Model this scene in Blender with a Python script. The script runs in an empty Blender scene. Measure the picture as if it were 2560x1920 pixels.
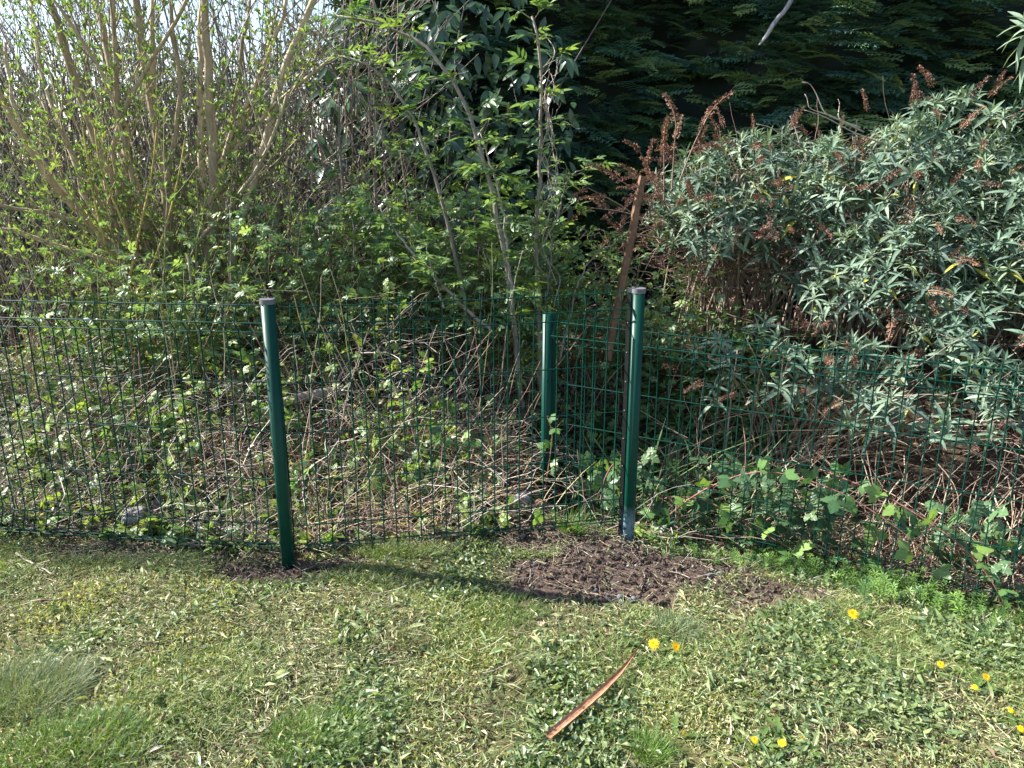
import bpy, math
import numpy as np
from mathutils import Matrix, Vector

rng = np.random.default_rng(7)
PI = math.pi
scene = bpy.context.scene
COL = scene.collection

# ------------------------------------------------------------------ camera, sky, sun, exposure
PITCH, CAM_H, F = math.radians(15.9), 1.5, 1923.0
cam_data = bpy.data.cameras.new('camera')
cam_data.sensor_width = 36.0
cam_data.lens = F / 2560 * 36.0
cam_data.clip_start = 0.05
cam_data.clip_end = 2000
cam = bpy.data.objects.new('camera', cam_data)
cam.location = (0, 0, CAM_H)
cam.rotation_euler = (PI / 2 - PITCH, 0, 0)
COL.objects.link(cam)
scene.camera = cam

SUN_EL = math.radians(39.0)
SUN_AZ = math.atan2(-0.965, 0.263)          # the sun stands to the left, a little behind the fence
world = bpy.data.worlds.new('World')
scene.world = world
world.use_nodes = True
wn = world.node_tree
bg = wn.nodes['Background']
sky = wn.nodes.new('ShaderNodeTexSky')
sky.sky_type = 'NISHITA'
sky.sun_disc = False
sky.sun_elevation = SUN_EL
sky.sun_rotation = SUN_AZ
sky.air_density = 1.0
sky.dust_density = 1.0
wn.links.new(sky.outputs[0], bg.inputs[0])
bg.inputs[1].default_value = 0.085
sun_data = bpy.data.lights.new('sun', 'SUN')
sun_data.energy = 5.0
sun_data.angle = math.radians(0.55)
sun_data.color = (1.0, 0.96, 0.90)
sun = bpy.data.objects.new('sun', sun_data)
sd = Vector((math.sin(SUN_AZ) * math.cos(SUN_EL), math.cos(SUN_AZ) * math.cos(SUN_EL), math.sin(SUN_EL)))
sun.rotation_euler = sd.to_track_quat('Z', 'Y').to_euler()
sun.location = (-6, 2, 8)
COL.objects.link(sun)
scene.view_settings.view_transform = 'Standard'
scene.view_settings.look = 'None'
scene.view_settings.exposure = 1.75
scene.view_settings.gamma = 1.0
scene.cycles.max_bounces = 8
scene.cycles.diffuse_bounces = 3
scene.cycles.transmission_bounces = 4
scene.cycles.transparent_max_bounces = 4

# ------------------------------------------------------------------ helpers: numbers
def at(px, py, Y):
    """world point seen at a pixel of the 2560 x 1920 photograph, at a distance Y in front of the camera"""
    a = (px - 1280) / F
    b = (py - 960) / F
    d = np.array([a, math.cos(PITCH) - b * math.sin(PITCH), -math.sin(PITCH) - b * math.cos(PITCH)])
    return np.array([0, 0, CAM_H]) + d * (Y / d[1])

def ss(t):
    t = np.clip(t, 0, 1)
    return t * t * (3 - 2 * t)

def unit(v):
    v = np.asarray(v, float)
    return v / np.maximum(np.linalg.norm(v, axis=-1, keepdims=True), 1e-9)

def R(a, b, n=None):
    return rng.uniform(a, b, n)

def frames(d, up=(0, 0, 1), roll=None):
    """rotation matrices whose x column is d and whose z column leans towards up"""
    d = unit(np.atleast_2d(d))
    up = np.broadcast_to(np.asarray(up, float), d.shape)
    y = np.cross(up, d)
    bad = np.linalg.norm(y, axis=1) < 1e-4
    y[bad] = (0, 1, 0)
    y = unit(y)
    z = np.cross(d, y)
    if roll is not None:
        c, s = np.cos(roll)[:, None], np.sin(roll)[:, None]
        y, z = y * c + z * s, z * c - y * s
    return np.stack([d, y, z], axis=2)

def rand_dirs(n, zlo=-1, zhi=1):
    a = R(0, 2 * PI, n)
    z = R(zlo, zhi, n)
    r = np.sqrt(np.maximum(0, 1 - z * z))
    return np.stack([r * np.cos(a), r * np.sin(a), z], 1)

def pick(cols, n, jit=0.18, p=None):
    cols = np.asarray(cols, float)
    i = rng.choice(len(cols), n, p=p)
    return cols[i] * (1 + R(-jit, jit, n))[:, None]

# fence corners
A = np.array([-0.885, 2.73])
B = np.array([0.492, 2.95])
C3 = np.array([0.165, 3.50])
E3 = np.array([1.86, 2.60])
DIR3 = unit(E3 - C3)
NRM3 = np.array([-DIR3[1], DIR3[0]])     # points away from the lawn
LEFTDIR = unit(np.array([-1.92, 2.86]) - A)

def behind3(x, y):
    return (x - C3[0]) * NRM3[0] + (y - C3[1]) * NRM3[1]

def fence_y(x):
    return np.where(x < A[0], A[1] + (x - A[0]) * LEFTDIR[1] / LEFTDIR[0], A[1] + (x - A[0]) * (B[1] - A[1]) / (B[0] - A[0]))

def H(x, y):
    x = np.asarray(x, float); y = np.asarray(y, float)
    near = np.exp(-((y - 3) / 9.0) ** 2)
    b = (.012 * np.sin(3.1 * x + 1.3) * np.sin(2.7 * y) + .008 * np.sin(7.3 * x + 2 * y) + .005 * np.sin(13 * y - 9 * x)) * near
    m = .11 * ss((y - fence_y(np.clip(x, -4, 1)) - .15) / .7) * ss((7 - y) / 2)
    d3 = behind3(x, y)
    w = ss((x + .1) / .4) * ss((6.5 - x) / 2)
    drop = -.14 * ss((d3 + .5) / .5) - .24 * ss(d3 / .45) + .74 * ss((d3 - .75) / .95)
    return b + (1 - w) * m + w * drop

def ground(p):
    p = np.atleast_2d(p)
    return np.column_stack([p[:, 0], p[:, 1], H(p[:, 0], p[:, 1])])

# ------------------------------------------------------------------ helpers: meshes
class Bake:
    def __init__(s):
        s.v, s.q, s.t, s.c, s.n = [], [], [], [], 0
    def add(s, V, Q, T, C):
        V = np.asarray(V, float).reshape(-1, 3)
        s.v.append(V)
        if Q is not None and len(Q): s.q.append(np.asarray(Q).reshape(-1, 4) + s.n)
        if T is not None and len(T): s.t.append(np.asarray(T).reshape(-1, 3) + s.n)
        C = np.asarray(C, float)
        s.c.append(np.broadcast_to(C, V.shape) if C.ndim == 1 else C)
        s.n += len(V)
    def inst(s, tpl, T, Rm, S, C):
        V, Q, Tr = tpl[:3]
        shade = tpl[3] if len(tpl) > 3 else None
        T = np.atleast_2d(T); N = len(T)
        if N == 0: return
        S = np.broadcast_to(np.asarray(S, float).reshape(-1, 1) if np.ndim(S) < 2 else S, (N, 3))
        W = np.einsum('nij,nvj->nvi', Rm, V[None] * S[:, None, :]) + T[:, None, :]
        nv = len(V)
        off = (np.arange(N) * nv)
        q = (Q[None] + off[:, None, None]).reshape(-1, 4) if len(Q) else None
        t = (Tr[None] + off[:, None, None]).reshape(-1, 3) if len(Tr) else None
        C = np.broadcast_to(np.asarray(C, float), (N, 3))
        cc = np.repeat(C[:, None, :], nv, 1)
        if shade is not None: cc = cc * shade[None]
        s.add(W.reshape(-1, 3), q, t, cc.reshape(-1, 3))
    def mesh(s, name, mat, smooth=True):
        me = bpy.data.meshes.new(name)
        V = np.concatenate(s.v); Cc = np.concatenate(s.c)
        q = np.concatenate(s.q) if s.q else np.zeros((0, 4), int)
        t = np.concatenate(s.t) if s.t else np.zeros((0, 3), int)
        me.vertices.add(len(V)); me.vertices.foreach_set('co', V.ravel().astype(np.float32))
        L = np.concatenate([q.ravel(), t.ravel()]).astype(np.int32)
        me.loops.add(len(L)); me.loops.foreach_set('vertex_index', L)
        np_ = len(q) + len(t)
        me.polygons.add(np_)
        st = np.concatenate([np.arange(len(q)) * 4, len(q) * 4 + np.arange(len(t)) * 3]).astype(np.int32)
        me.polygons.foreach_set('loop_start', st)
        me.polygons.foreach_set('use_smooth', np.full(np_, smooth))
        ca = me.color_attributes.new('Col', 'FLOAT_COLOR', 'POINT')
        ca.data.foreach_set('color', np.column_stack([Cc, np.ones(len(Cc))]).ravel().astype(np.float32))
        me.update(calc_edges=True)
        if mat: me.materials.append(mat)
        return me

def tubes(bk, P, Rad, sides, C, cap=True):
    """P (N,K,3) centre lines, Rad (N,K) radii"""
    P = np.asarray(P, float)
    if P.ndim == 2: P = P[None]
    N, K, _ = P.shape
    Rad = np.broadcast_to(np.asarray(Rad, float), (N, K))
    tg = np.gradient(P, axis=1)
    tg = unit(tg)
    ref = np.where(np.abs(tg[..., 2:3]) > .9, np.array([1., 0, 0]), np.array([0, 0, 1.]))
    ref = np.broadcast_to(ref[:, :1] if K else ref, tg.shape)
    u = unit(np.cross(tg, ref)); w = np.cross(tg, u)
    a = np.arange(sides) * 2 * PI / sides
    V = P[:, :, None] + Rad[:, :, None, None] * (u[:, :, None] * np.cos(a)[:, None] + w[:, :, None] * np.sin(a)[:, None])
    i, j = np.meshgrid(np.arange(K - 1), np.arange(sides), indexing='ij')
    j2 = (j + 1) % sides
    q = np.stack([i * sides + j, i * sides + j2, (i + 1) * sides + j2, (i + 1) * sides + j], -1).reshape(-1, 4)
    off = np.arange(N) * K * sides
    Q = (q[None] + off[:, None, None]).reshape(-1, 4)
    T = None
    if cap and N < 300 and sides >= 5:
        tr = []
        for e in (0, K - 1):
            for k in range(1, sides - 1):
                f = [e * sides, e * sides + k, e * sides + k + 1]
                tr.append(f if e else f[::-1])
        T = (np.array(tr)[None] + off[:, None, None]).reshape(-1, 3)
    C = np.asarray(C, float)
    if C.ndim == 2: C = np.repeat(C, K * sides, 0)
    bk.add(V.reshape(-1, 3), Q, T, C)

def smooth_path(pts, n):
    pts = np.asarray(pts, float)
    d = np.r_[0, np.cumsum(np.linalg.norm(np.diff(pts, axis=0), axis=1))]
    t = np.linspace(0, d[-1], n)
    o = np.column_stack([np.interp(t, d, pts[:, k]) for k in range(pts.shape[1])])
    for _ in range(2):
        o[1:-1] = (o[:-2] + 2 * o[1:-1] + o[2:]) / 4
    return o

def walks(start, d, length, K, wob=.25, bend=(0, 0, 0)):
    """N wandering centre lines from start along d"""
    start = np.atleast_2d(start); N = len(start)
    d = unit(np.broadcast_to(d, (N, 3))).copy()
    step = np.broadcast_to(np.asarray(length, float).reshape(-1), (N,)) / (K - 1)
    P = np.zeros((N, K, 3)); P[:, 0] = start
    bend = np.asarray(bend, float)
    for k in range(1, K):
        P[:, k] = P[:, k - 1] + d * step[:, None]
        d = unit(d + rng.normal(0, wob, (N, 3)) / (K - 1) * 1.6 + bend / (K - 1))
    return P

def along(P, t):
    """points and tangents on lines P (N,K,3) at t (N,M) in 0..1"""
    N, K, _ = P.shape
    f = np.clip(t, 0, .9999) * (K - 1)
    i = f.astype(int); r = (f - i)[..., None]
    n = np.arange(N)[:, None]
    a, b = P[n, i], P[n, i + 1]
    return a * (1 - r) + b * r, unit(b - a)

def leaf(width=.3, segs=3, droop=.15, fold=.12, shape=1.0, tip=.02):
    """leaf of length 1 along x, folded along the midrib, drooping"""
    xs = np.linspace(0, 1, segs + 1)
    V, Q, T, sh = [], [], [], []
    prof = np.sin(PI * np.clip(xs, 0, 1) ** shape) ** .8
    prof[0] = .12; prof[-1] = tip / max(width, 1e-3)
    for x, p in zip(xs, prof):
        z = -droop * x * x
        V += [(x, -width / 2 * p, z + fold * p * width), (x, 0, z), (x, width / 2 * p, z + fold * p * width)]
        sh += [(1, 1, 1), (1.12, 1.12, 1.12), (1, 1, 1)]
    for k in range(segs):
        a = k * 3
        Q += [(a, a + 3, a + 4, a + 1), (a + 1, a + 4, a + 5, a + 2)]
    return np.array(V), np.array(Q), np.zeros((0, 3), int), np.array(sh)

def merge(items):
    """items: (tpl, T, R, S, tint)"""
    V, Q, T, sh, n = [], [], [], [], 0
    for tpl, t, Rm, S, tint in items:
        v = (tpl[0] * S) @ np.asarray(Rm).T + np.asarray(t)
        V.append(v); s_ = tpl[3] if len(tpl) > 3 else np.ones_like(v)
        sh.append(s_ * np.asarray(tint))
        if len(tpl[1]): Q.append(tpl[1] + n)
        if len(tpl[2]): T.append(tpl[2] + n)
        n += len(v)
    return (np.concatenate(V), np.concatenate(Q) if Q else np.zeros((0, 4), int),
            np.concatenate(T) if T else np.zeros((0, 3), int), np.concatenate(sh))

def tube_tpl(P, Rad, sides=4, tint=(1, 1, 1)):
    b = Bake(); tubes(b, P, Rad, sides, tint, cap=False)
    return b.v[0], b.q[0], np.zeros((0, 3), int), np.array(b.c[0])

QUAD = (np.array([(0, -.5, 0), (1, -.35, .1), (1, .35, .1), (0, .5, 0)], float), np.array([(0, 1, 2, 3)]), np.zeros((0, 3), int))
# small folded leaf of four triangles
MINI = (np.array([(0, 0, 0), (.45, -.5, .12), (1, 0, -.05), (.45, .5, .12), (.5, 0, 0)], float), np.zeros((0, 4), int),
        np.array([(0, 1, 4), (1, 2, 4), (0, 4, 3), (4, 2, 3)]))
# bent blade of grass, three quads tapering
def blade(bend):
    xs = np.array([0, .4, .75, 1.0]); w = np.array([.5, .45, .3, .04])
    z = -bend * xs ** 2
    V = np.concatenate([np.column_stack([xs, -w, z]), np.column_stack([xs, w, z])])
    return V, np.array([(k, k + 1, k + 5, k + 4) for k in range(3)]), np.zeros((0, 3), int)

# ------------------------------------------------------------------ helpers: objects
def tag(o, label=None, cat=None, group=None, kind=None):
    if label: o['label'] = label
    if cat: o['category'] = cat
    if group: o['group'] = group
    if kind: o['kind'] = kind
    return o

def thing(name, label, cat, loc, group=None):
    o = bpy.data.objects.new(name, None)
    o.empty_display_size = .1
    o.location = loc
    COL.objects.link(o)
    return tag(o, label, cat, group)

def part(name, me, parent=None, M=None, kind=None, label=None):
    """a mesh given in world coordinates, or placed by the matrix M, under its thing"""
    o = bpy.data.objects.new(name, me)
    COL.objects.link(o)
    M = M if M is not None else Matrix.Identity(4)
    if parent is not None:
        o.parent = parent
        q = parent; base = Vector((0, 0, 0))
        while q is not None:
            if q.type == 'EMPTY': base = Vector(q.location)
            q = q.parent
        M = Matrix.Translation(-base) @ M if parent.type == 'EMPTY' else M
    o.matrix_basis = M
    return tag(o, label, kind=kind)

def mat4(t, Rm, s):
    m = Matrix.Identity(4)
    s = np.broadcast_to(np.asarray(s, float), (3,))
    for i in range(3):
        for j in range(3):
            m[i][j] = float(Rm[i][j] * s[j])
        m[i][3] = float(t[i])
    return m

# ------------------------------------------------------------------ materials
def new_mat(name):
    m = bpy.data.materials.new(name); m.use_nodes = True
    nt = m.node_tree
    return m, nt, nt.nodes['Principled BSDF'], nt.nodes['Material Output']

def noise(nt, scale, detail=4, rough=.6, coord='Object'):
    tc = nt.nodes.new('ShaderNodeTexCoord'); n = nt.nodes.new('ShaderNodeTexNoise')
    n.inputs['Scale'].default_value = scale; n.inputs['Detail'].default_value = detail; n.inputs['Roughness'].default_value = rough
    nt.links.new(tc.outputs[coord], n.inputs['Vector'])
    return n

def ramp(nt, src, stops):
    r = nt.nodes.new('ShaderNodeValToRGB'); e = r.color_ramp.elements
    while len(e) < len(stops): e.new(.5)
    for k, (p, c) in enumerate(stops):
        e[k].position = p; e[k].color = (*c, 1) if len(c) == 3 else c
    nt.links.new(src, r.inputs[0])
    return r

def mix(nt, a, b, fac, mode='MIX'):
    m = nt.nodes.new('ShaderNodeMix'); m.data_type = 'RGBA'; m.blend_type = mode
    for sock, v in ((m.inputs[0], fac), (m.inputs[6], a), (m.inputs[7], b)):
        if hasattr(v, 'is_linked') or hasattr(v, 'links'): nt.links.new(v, sock)
        else: sock.default_value = v if np.isscalar(v) else (*v, 1)
    return m.outputs[2]

def bump(nt, bsdf, src, strength, dist=.01):
    b = nt.nodes.new('ShaderNodeBump'); b.inputs['Strength'].default_value = strength; b.inputs['Distance'].default_value = dist
    nt.links.new(src, b.inputs['Height']); nt.links.new(b.outputs[0], bsdf.inputs['Normal'])

def leaf_mat(name, trans=.35, rough=.5, spec=.4, tcol=(1.25, 1.2, .55), nscale=60):
    m, nt, p, out = new_mat(name)
    a = nt.nodes.new('ShaderNodeAttribute'); a.attribute_name = 'Col'
    n = noise(nt, nscale, 3)
    r = ramp(nt, n.outputs[0], [(.3, (.78, .8, .78)), (.7, (1.18, 1.15, 1.1))])
    c = mix(nt, a.outputs[0], r.outputs[0], 1.0, 'MULTIPLY')
    nt.links.new(c, p.inputs['Base Color'])
    p.inputs['Roughness'].default_value = rough
    p.inputs['Specular IOR Level'].default_value = spec
    if trans > 0:
        t = nt.nodes.new('ShaderNodeBsdfTranslucent')
        nt.links.new(mix(nt, c, tcol, 1.0, 'MULTIPLY'), t.inputs[0])
        s = nt.nodes.new('ShaderNodeMixShader'); s.inputs[0].default_value = trans
        nt.links.new(p.outputs[0], s.inputs[1]); nt.links.new(t.outputs[0], s.inputs[2])
        nt.links.new(s.outputs[0], out.inputs[0])
    return m

def bark_mat(name, rough=.75, scale=45, strength=.5, stretch=.25):
    m, nt, p, out = new_mat(name)
    a = nt.nodes.new('ShaderNodeAttribute'); a.attribute_name = 'Col'
    tc = nt.nodes.new('ShaderNodeTexCoord'); mp = nt.nodes.new('ShaderNodeMapping')
    mp.inputs['Scale'].default_value = (1, 1, stretch)
    n = nt.nodes.new('ShaderNodeTexNoise'); n.inputs['Scale'].default_value = scale; n.inputs['Detail'].default_value = 6
    n.inputs['Roughness'].default_value = .7
    nt.links.new(tc.outputs['Object'], mp.inputs[0]); nt.links.new(mp.outputs[0], n.inputs['Vector'])
    r = ramp(nt, n.outputs[0], [(.28, (.5, .48, .46)), (.5, (.95, .95, .95)), (.75, (1.35, 1.35, 1.3))])
    nt.links.new(mix(nt, a.outputs[0], r.outputs[0], 1.0, 'MULTIPLY'), p.inputs['Base Color'])
    p.inputs['Roughness'].default_value = rough; p.inputs['Specular IOR Level'].default_value = .25
    bump(nt, p, n.outputs[0], strength)
    return m

M_WILLOW = leaf_mat('willow_leaf', .42, .4, .5, (1.2, 1.2, .6))
M_LEAF = leaf_mat('soft_leaf', .38, .42, .5, (1.2, 1.2, .6))
M_BUDD = leaf_mat('felted_leaf', .22, .6, .3, (1.2, 1.2, .6))
M_LAUREL = leaf_mat('laurel_leaf', .08, .28, .5)
M_CYPRESS = leaf_mat('cypress_spray', .2, .55, .3)
M_GRASS = leaf_mat('grass_blade', .35, .45, .4, (1.2, 1.2, .5))
M_DRY = bark_mat('dry_stem', .7, 60, .3)
M_BARK = bark_mat('bark', .75, 40, .6)
M_THATCH = leaf_mat('dry_fragment', .15, .7, .2, (1.1, 1.0, .7))
M_PETAL = leaf_mat('petal', .3, .5, .3, (1.1, 1, .3))

def paint_green(scuff=False):
    m, nt, p, out = new_mat('green_powder_coat' + ('_scuffed' if scuff else ''))
    n = noise(nt, 9, 5)
    c = ramp(nt, n.outputs[0], [(.3, (.0015, .038, .025)), (.7, (.0025, .050, .034))]).outputs[0]
    dn = noise(nt, 55, 5, .7)
    d = ramp(nt, dn.outputs[0], [(.60, (0, 0, 0)), (.72, (.14, .14, .14))]).outputs[0]
    c = mix(nt, c, (.05, .085, .07), d)
    if scuff:
        tc = nt.nodes.new('ShaderNodeTexCoord'); sp = nt.nodes.new('ShaderNodeSeparateXYZ')
        nt.links.new(tc.outputs['Object'], sp.inputs[0])
        mr = nt.nodes.new('ShaderNodeMapRange'); mr.inputs[1].default_value = .17; mr.inputs[2].default_value = .10
        nt.links.new(sp.outputs[2], mr.inputs[0])
        sn = noise(nt, 40, 5, .7)
        rr = ramp(nt, sn.outputs[0], [(.40, (0, 0, 0)), (.5, (1, 1, 1))]).outputs[0]
        f = nt.nodes.new('ShaderNodeMath'); f.operation = 'MULTIPLY'
        nt.links.new(mr.outputs[0], f.inputs[0]); nt.links.new(rr, f.inputs[1])
        c = mix(nt, c, (.16, .25, .30), f.outputs[0])
    nt.links.new(c, p.inputs['Base Color'])
    p.inputs['Roughness'].default_value = .42
    p.inputs['Specular IOR Level'].default_value = .2
    bump(nt, p, dn.outputs[0], .04)
    return m

M_GREEN, M_GREEN_SCUFF = paint_green(), paint_green(True)

def plain(name, stops, scale=20, rough=.8, bstr=.4, spec=.3):
    m, nt, p, out = new_mat(name)
    n = noise(nt, scale, 6, .65)
    nt.links.new(ramp(nt, n.outputs[0], stops).outputs[0], p.inputs['Base Color'])
    p.inputs['Roughness'].default_value = rough; p.inputs['Specular IOR Level'].default_value = spec
    bump(nt, p, n.outputs[0], bstr)
    return m

M_CAP = plain('grey_plastic', [(.3, (.10, .10, .115)), (.7, (.15, .15, .17))], 80, .5, .05)
M_SLOT = plain('cap_slot', [(.3, (.006, .006, .008)), (.7, (.01, .01, .012))], 80, .8, .05)
M_NEAR_BLACK = plain('near_black', [(.3, (.003, .006, .006)), (.7, (.006, .011, .010))], 60, .6, .1)
M_CONC = plain('weathered_concrete', [(.25, (.10, .095, .10)), (.5, (.22, .21, .21)), (.75, (.34, .33, .32))], 30, .9, .6)
M_STONE = plain('grey_stone', [(.25, (.06, .06, .07)), (.6, (.14, .14, .155)), (.8, (.22, .22, .23))], 60, .8, .4)
M_WOOD = plain('stake_wood', [(.25, (.09, .045, .028)), (.55, (.20, .11, .065)), (.8, (.29, .17, .10))], 26, .8, .5)
M_CHAR = plain('charred_wood', [(.3, (.02, .018, .018)), (.7, (.075, .065, .06))], 30, .8, .6)
M_STUMP = bark_mat('stump_bark', .85, 30, 1.0, .3)

# bark strip: pale orange inside, darker rind towards the edges
M_STRIP = plain('orange_bark', [(.25, (.15, .07, .04)), (.5, (.31, .16, .09)), (.8, (.46, .27, .17))], 38, .75, .5)

def ground_mat():
    m, nt, p, out = new_mat('ground_soil')
    a = nt.nodes.new('ShaderNodeAttribute'); a.attribute_name = 'Col'
    n1 = noise(nt, 18, 8, .7); n2 = noise(nt, 120, 5, .7)
    r1 = ramp(nt, n1.outputs[0], [(.25, (.55, .55, .55)), (.55, (1, 1, 1)), (.8, (1.5, 1.45, 1.35))])
    r2 = ramp(nt, n2.outputs[0], [(.3, (.6, .6, .6)), (.7, (1.35, 1.35, 1.3))])
    c = mix(nt, a.outputs[0], r1.outputs[0], 1, 'MULTIPLY')
    c = mix(nt, c, r2.outputs[0], 1, 'MULTIPLY')
    nt.links.new(c, p.inputs['Base Color'])
    p.inputs['Roughness'].default_value = .95; p.inputs['Specular IOR Level'].default_value = .15
    bump(nt, p, n2.outputs[0], .8, .012)
    return m
M_GROUND = ground_mat()

# ------------------------------------------------------------------ soil mask: bare patches on the lawn
SOIL = [  # centre x, y, radius x, radius y, strength  (world metres)
    (0.30, 2.62, .42, .17, 1.0), (0.62, 2.70, .38, .16, 1.0), (0.43, 2.46, .20, .10, 1.0), (0.95, 2.52, .22, .12, .8),
    (0.16, 2.88, .40, .10, .9), (0.10, 3.2, .35, .25, .8), (-0.62, 3.02, .16, .12, 1.0), (-0.90, 2.66, .22, .07, 1.0), (-0.74, 2.70, .18, .08, .9), (-1.10, 2.75, .18, .06, .7),
    (-1.55, 2.80, .40, .06, .8), (-0.55, 2.98, .5, .10, .8), (0.1, 3.05, .5, .12, .9), (-1.2, 2.93, .9, .10, .8)]

def soil(x, y):
    s = np.zeros_like(np.asarray(x, float))
    for cx, cy, rx, ry, k in SOIL:
        ang = np.arctan2(y - cy, x - cx)
        wob = 1 + .22 * np.sin(3 * ang + cx * 9) + .13 * np.sin(7 * ang + cy * 5)
        r = np.sqrt(((x - cx) / rx) ** 2 + ((y - cy) / ry) ** 2) / wob
        s = np.maximum(s, k * ss((1.25 - r) / .5))
    return s

# ------------------------------------------------------------------ the ground: one sheet to the horizon
def build_ground():
    xs = np.unique(np.r_[-400, -150, -60, -25, -12, np.arange(-8, -3, .25), np.arange(-3, 3.2, .03), np.arange(3.2, 8, .25), 12, 25, 60, 150, 400])
    ys = np.unique(np.r_[-400, -150, -50, -15, -5, -1, np.arange(0, 1.2, .2), np.arange(1.2, 4.2, .03), np.arange(4.2, 9, .2), 12, 20, 40, 90, 200, 400, 800])
    X, Y = np.meshgrid(xs, ys)
    x, y = X.ravel(), Y.ravel()
    z = H(x, y)
    so = soil(x, y)
    z = z + so * (rng.normal(0, .006, len(x))) - .006 * so
    bk = Bake()
    lawn = np.array([.095, .09, .045]); dirt = np.array([.125, .088, .072]); litter = np.array([.085, .06, .042])
    orange = np.array([.20, .085, .035])
    patch = .5 + .5 * np.sin(x * 4.1 + np.sin(y * 6)) * np.sin(y * 7.3 + 1.7 * np.sin(x * 3))
    c = lawn * (1 - patch[:, None] * .35) + np.array([.26, .22, .09]) * patch[:, None] * .35
    bh = ss((y - fence_y(np.clip(x, -4, 1)) + .02) / .12) * (x < .25)
    d3 = behind3(x, y)
    bh = np.maximum(bh, ss((d3 + .12) / .15) * (x > 0))
    bh = bh * (y < 8.5) * (np.abs(x) < 9)
    far = (x < -3.3) & (y > 4.4)
    bh = np.where(far, 0, bh)
    c = c * (1 - bh[:, None]) + litter * bh[:, None]
    org = np.exp(-(((x - 1.75) / .55) ** 2 + ((y - 3.35) / .28) ** 2))[:, None]
    c = c * (1 - org) + orange * org
    c = c * (1 - so[:, None]) + dirt * so[:, None]
    nx, ny = len(xs), len(ys)
    i, j = np.meshgrid(np.arange(ny - 1), np.arange(nx - 1), indexing='ij')
    q = np.stack([i * nx + j, i * nx + j + 1, (i + 1) * nx + j + 1, (i + 1) * nx + j], -1).reshape(-1, 4)
    bk.add(np.column_stack([x, y, z]), q, None, c)
    o = part('ground', bk.mesh('ground', M_GROUND))
    tag(o, 'uneven lawn soil with bare brown patches, sloping into a hollow behind the fence', 'ground', kind='structure')
build_ground()

# ------------------------------------------------------------------ fence
def post_profile(grow=0.0):
    """tube of 48 mm with a square channel at its back (local +y)"""
    r = .0245 + grow
    a = np.linspace(math.radians(125), math.radians(415), 22)     # open towards +y
    pts = [(r * math.cos(t), r * math.sin(t)) for t in a]
    w = .0180 + grow
    pts += [(w, .036 + grow), (w - .006, .036 + grow), (w - .006, .026), (-w + .006, .026), (-w + .006, .036 + grow), (-w, .036 + grow)]
    return np.array(pts)

def prism(pts, z0, z1, C=(1, 1, 1), taper=0):
    n = len(pts); b = Bake()
    V = np.concatenate([np.column_stack([pts, np.full(n, z0)]), np.column_stack([pts * (1 - taper), np.full(n, z1)])])
    Q = [(k, (k + 1) % n, n + (k + 1) % n, n + k) for k in range(n)]
    b.add(V, Q, None, C)
    return b

def fill(me):
    import bmesh
    bm = bmesh.new(); bm.from_mesh(me)
    bmesh.ops.holes_fill(bm, edges=[e for e in bm.edges if e.is_boundary], sides=0)
    bmesh.ops.recalc_face_normals(bm, faces=bm.faces)
    bm.to_mesh(me); bm.free()
    return me

def make_post(label, x, y, zbase, ztop, rot, tilt=(0, 0), scuff=False, cap=True, flange=False, rust=False):
    loc = (x, y, zbase)
    t = thing('fence_post', label, 'fence post', loc, 'green fence posts')
    t.rotation_euler = (tilt[0], tilt[1], rot)
    h = ztop - zbase
    m = M_GREEN_SCUFF if scuff else M_GREEN
    def loc_part(name, me, M=None, kind=None):
        o = bpy.data.objects.new(name, me); COL.objects.link(o); o.parent = t
        if M is not None: o.matrix_basis = M
        return o
    me = fill(prism(post_profile(), -.35, h).mesh('pole', m, smooth=False))
    # smooth the round side only
    for p_ in me.polygons: p_.use_smooth = abs(p_.normal.z) < .5 and p_.center.y < .012
    loc_part('pole', me)
    if cap:
        loc_part('cap', fill(prism(post_profile(.0022), h - .014, h + .0045).mesh('cap', M_CAP, smooth=False)))
        for sx in (-1, 1):
            b = Bake(); s_ = np.array([(-.009, -.004), (.009, -.004), (.009, .004), (-.009, .004)])
            loc_part('cap_slot', fill(prism(s_, h + .003, h + .0062).mesh('cap_slot', M_SLOT, False)), Matrix.Translation((sx * .0125, .014, 0)))
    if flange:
        # near-black strip along the side of the channel, with small pale dots
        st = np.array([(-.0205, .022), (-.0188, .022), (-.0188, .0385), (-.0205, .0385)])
        loc_part('channel_strip', fill(prism(st, .01, h - .02).mesh('channel_strip', M_NEAR_BLACK, False)))
        for z in np.arange(.1, h - .05, .12):  # pale raised dots stand in for light showing through holes
            loc_part('hole_dot', HOLE_DOT, Matrix.Translation((-.0206, .031, z)) @ Matrix.Rotation(-PI / 2, 4, 'Y'))
    for k, z in enumerate((.22, .62)):
        if z < h - .1:
            o = loc_part('bolt', BOLT, Matrix.Translation((.021, -.012, z)) @ Matrix.Rotation(PI / 2, 4, 'Y') @ Matrix.Rotation(-.5, 4, 'X'))
    return t

def bolt_mesh(name, m, k=1.0):
    b = Bake(); a = np.arange(8) * PI / 4
    V = [(.0055 * k * math.cos(q), .0055 * k * math.sin(q), 0) for q in a] + [(.004 * k * math.cos(q), .004 * k * math.sin(q), .004 * k) for q in a] + [(0, 0, .0048 * k)]
    b.add(V, [(i, (i + 1) % 8, 8 + (i + 1) % 8, 8 + i) for i in range(8)], [(8 + i, 8 + (i + 1) % 8, 16) for i in range(8)], (1, 1, 1))
    return b.mesh(name, m)
BOLT = bolt_mesh('bolt', M_GREEN); HOLE_DOT = bolt_mesh('hole_dot', M_CONC, .5)

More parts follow.
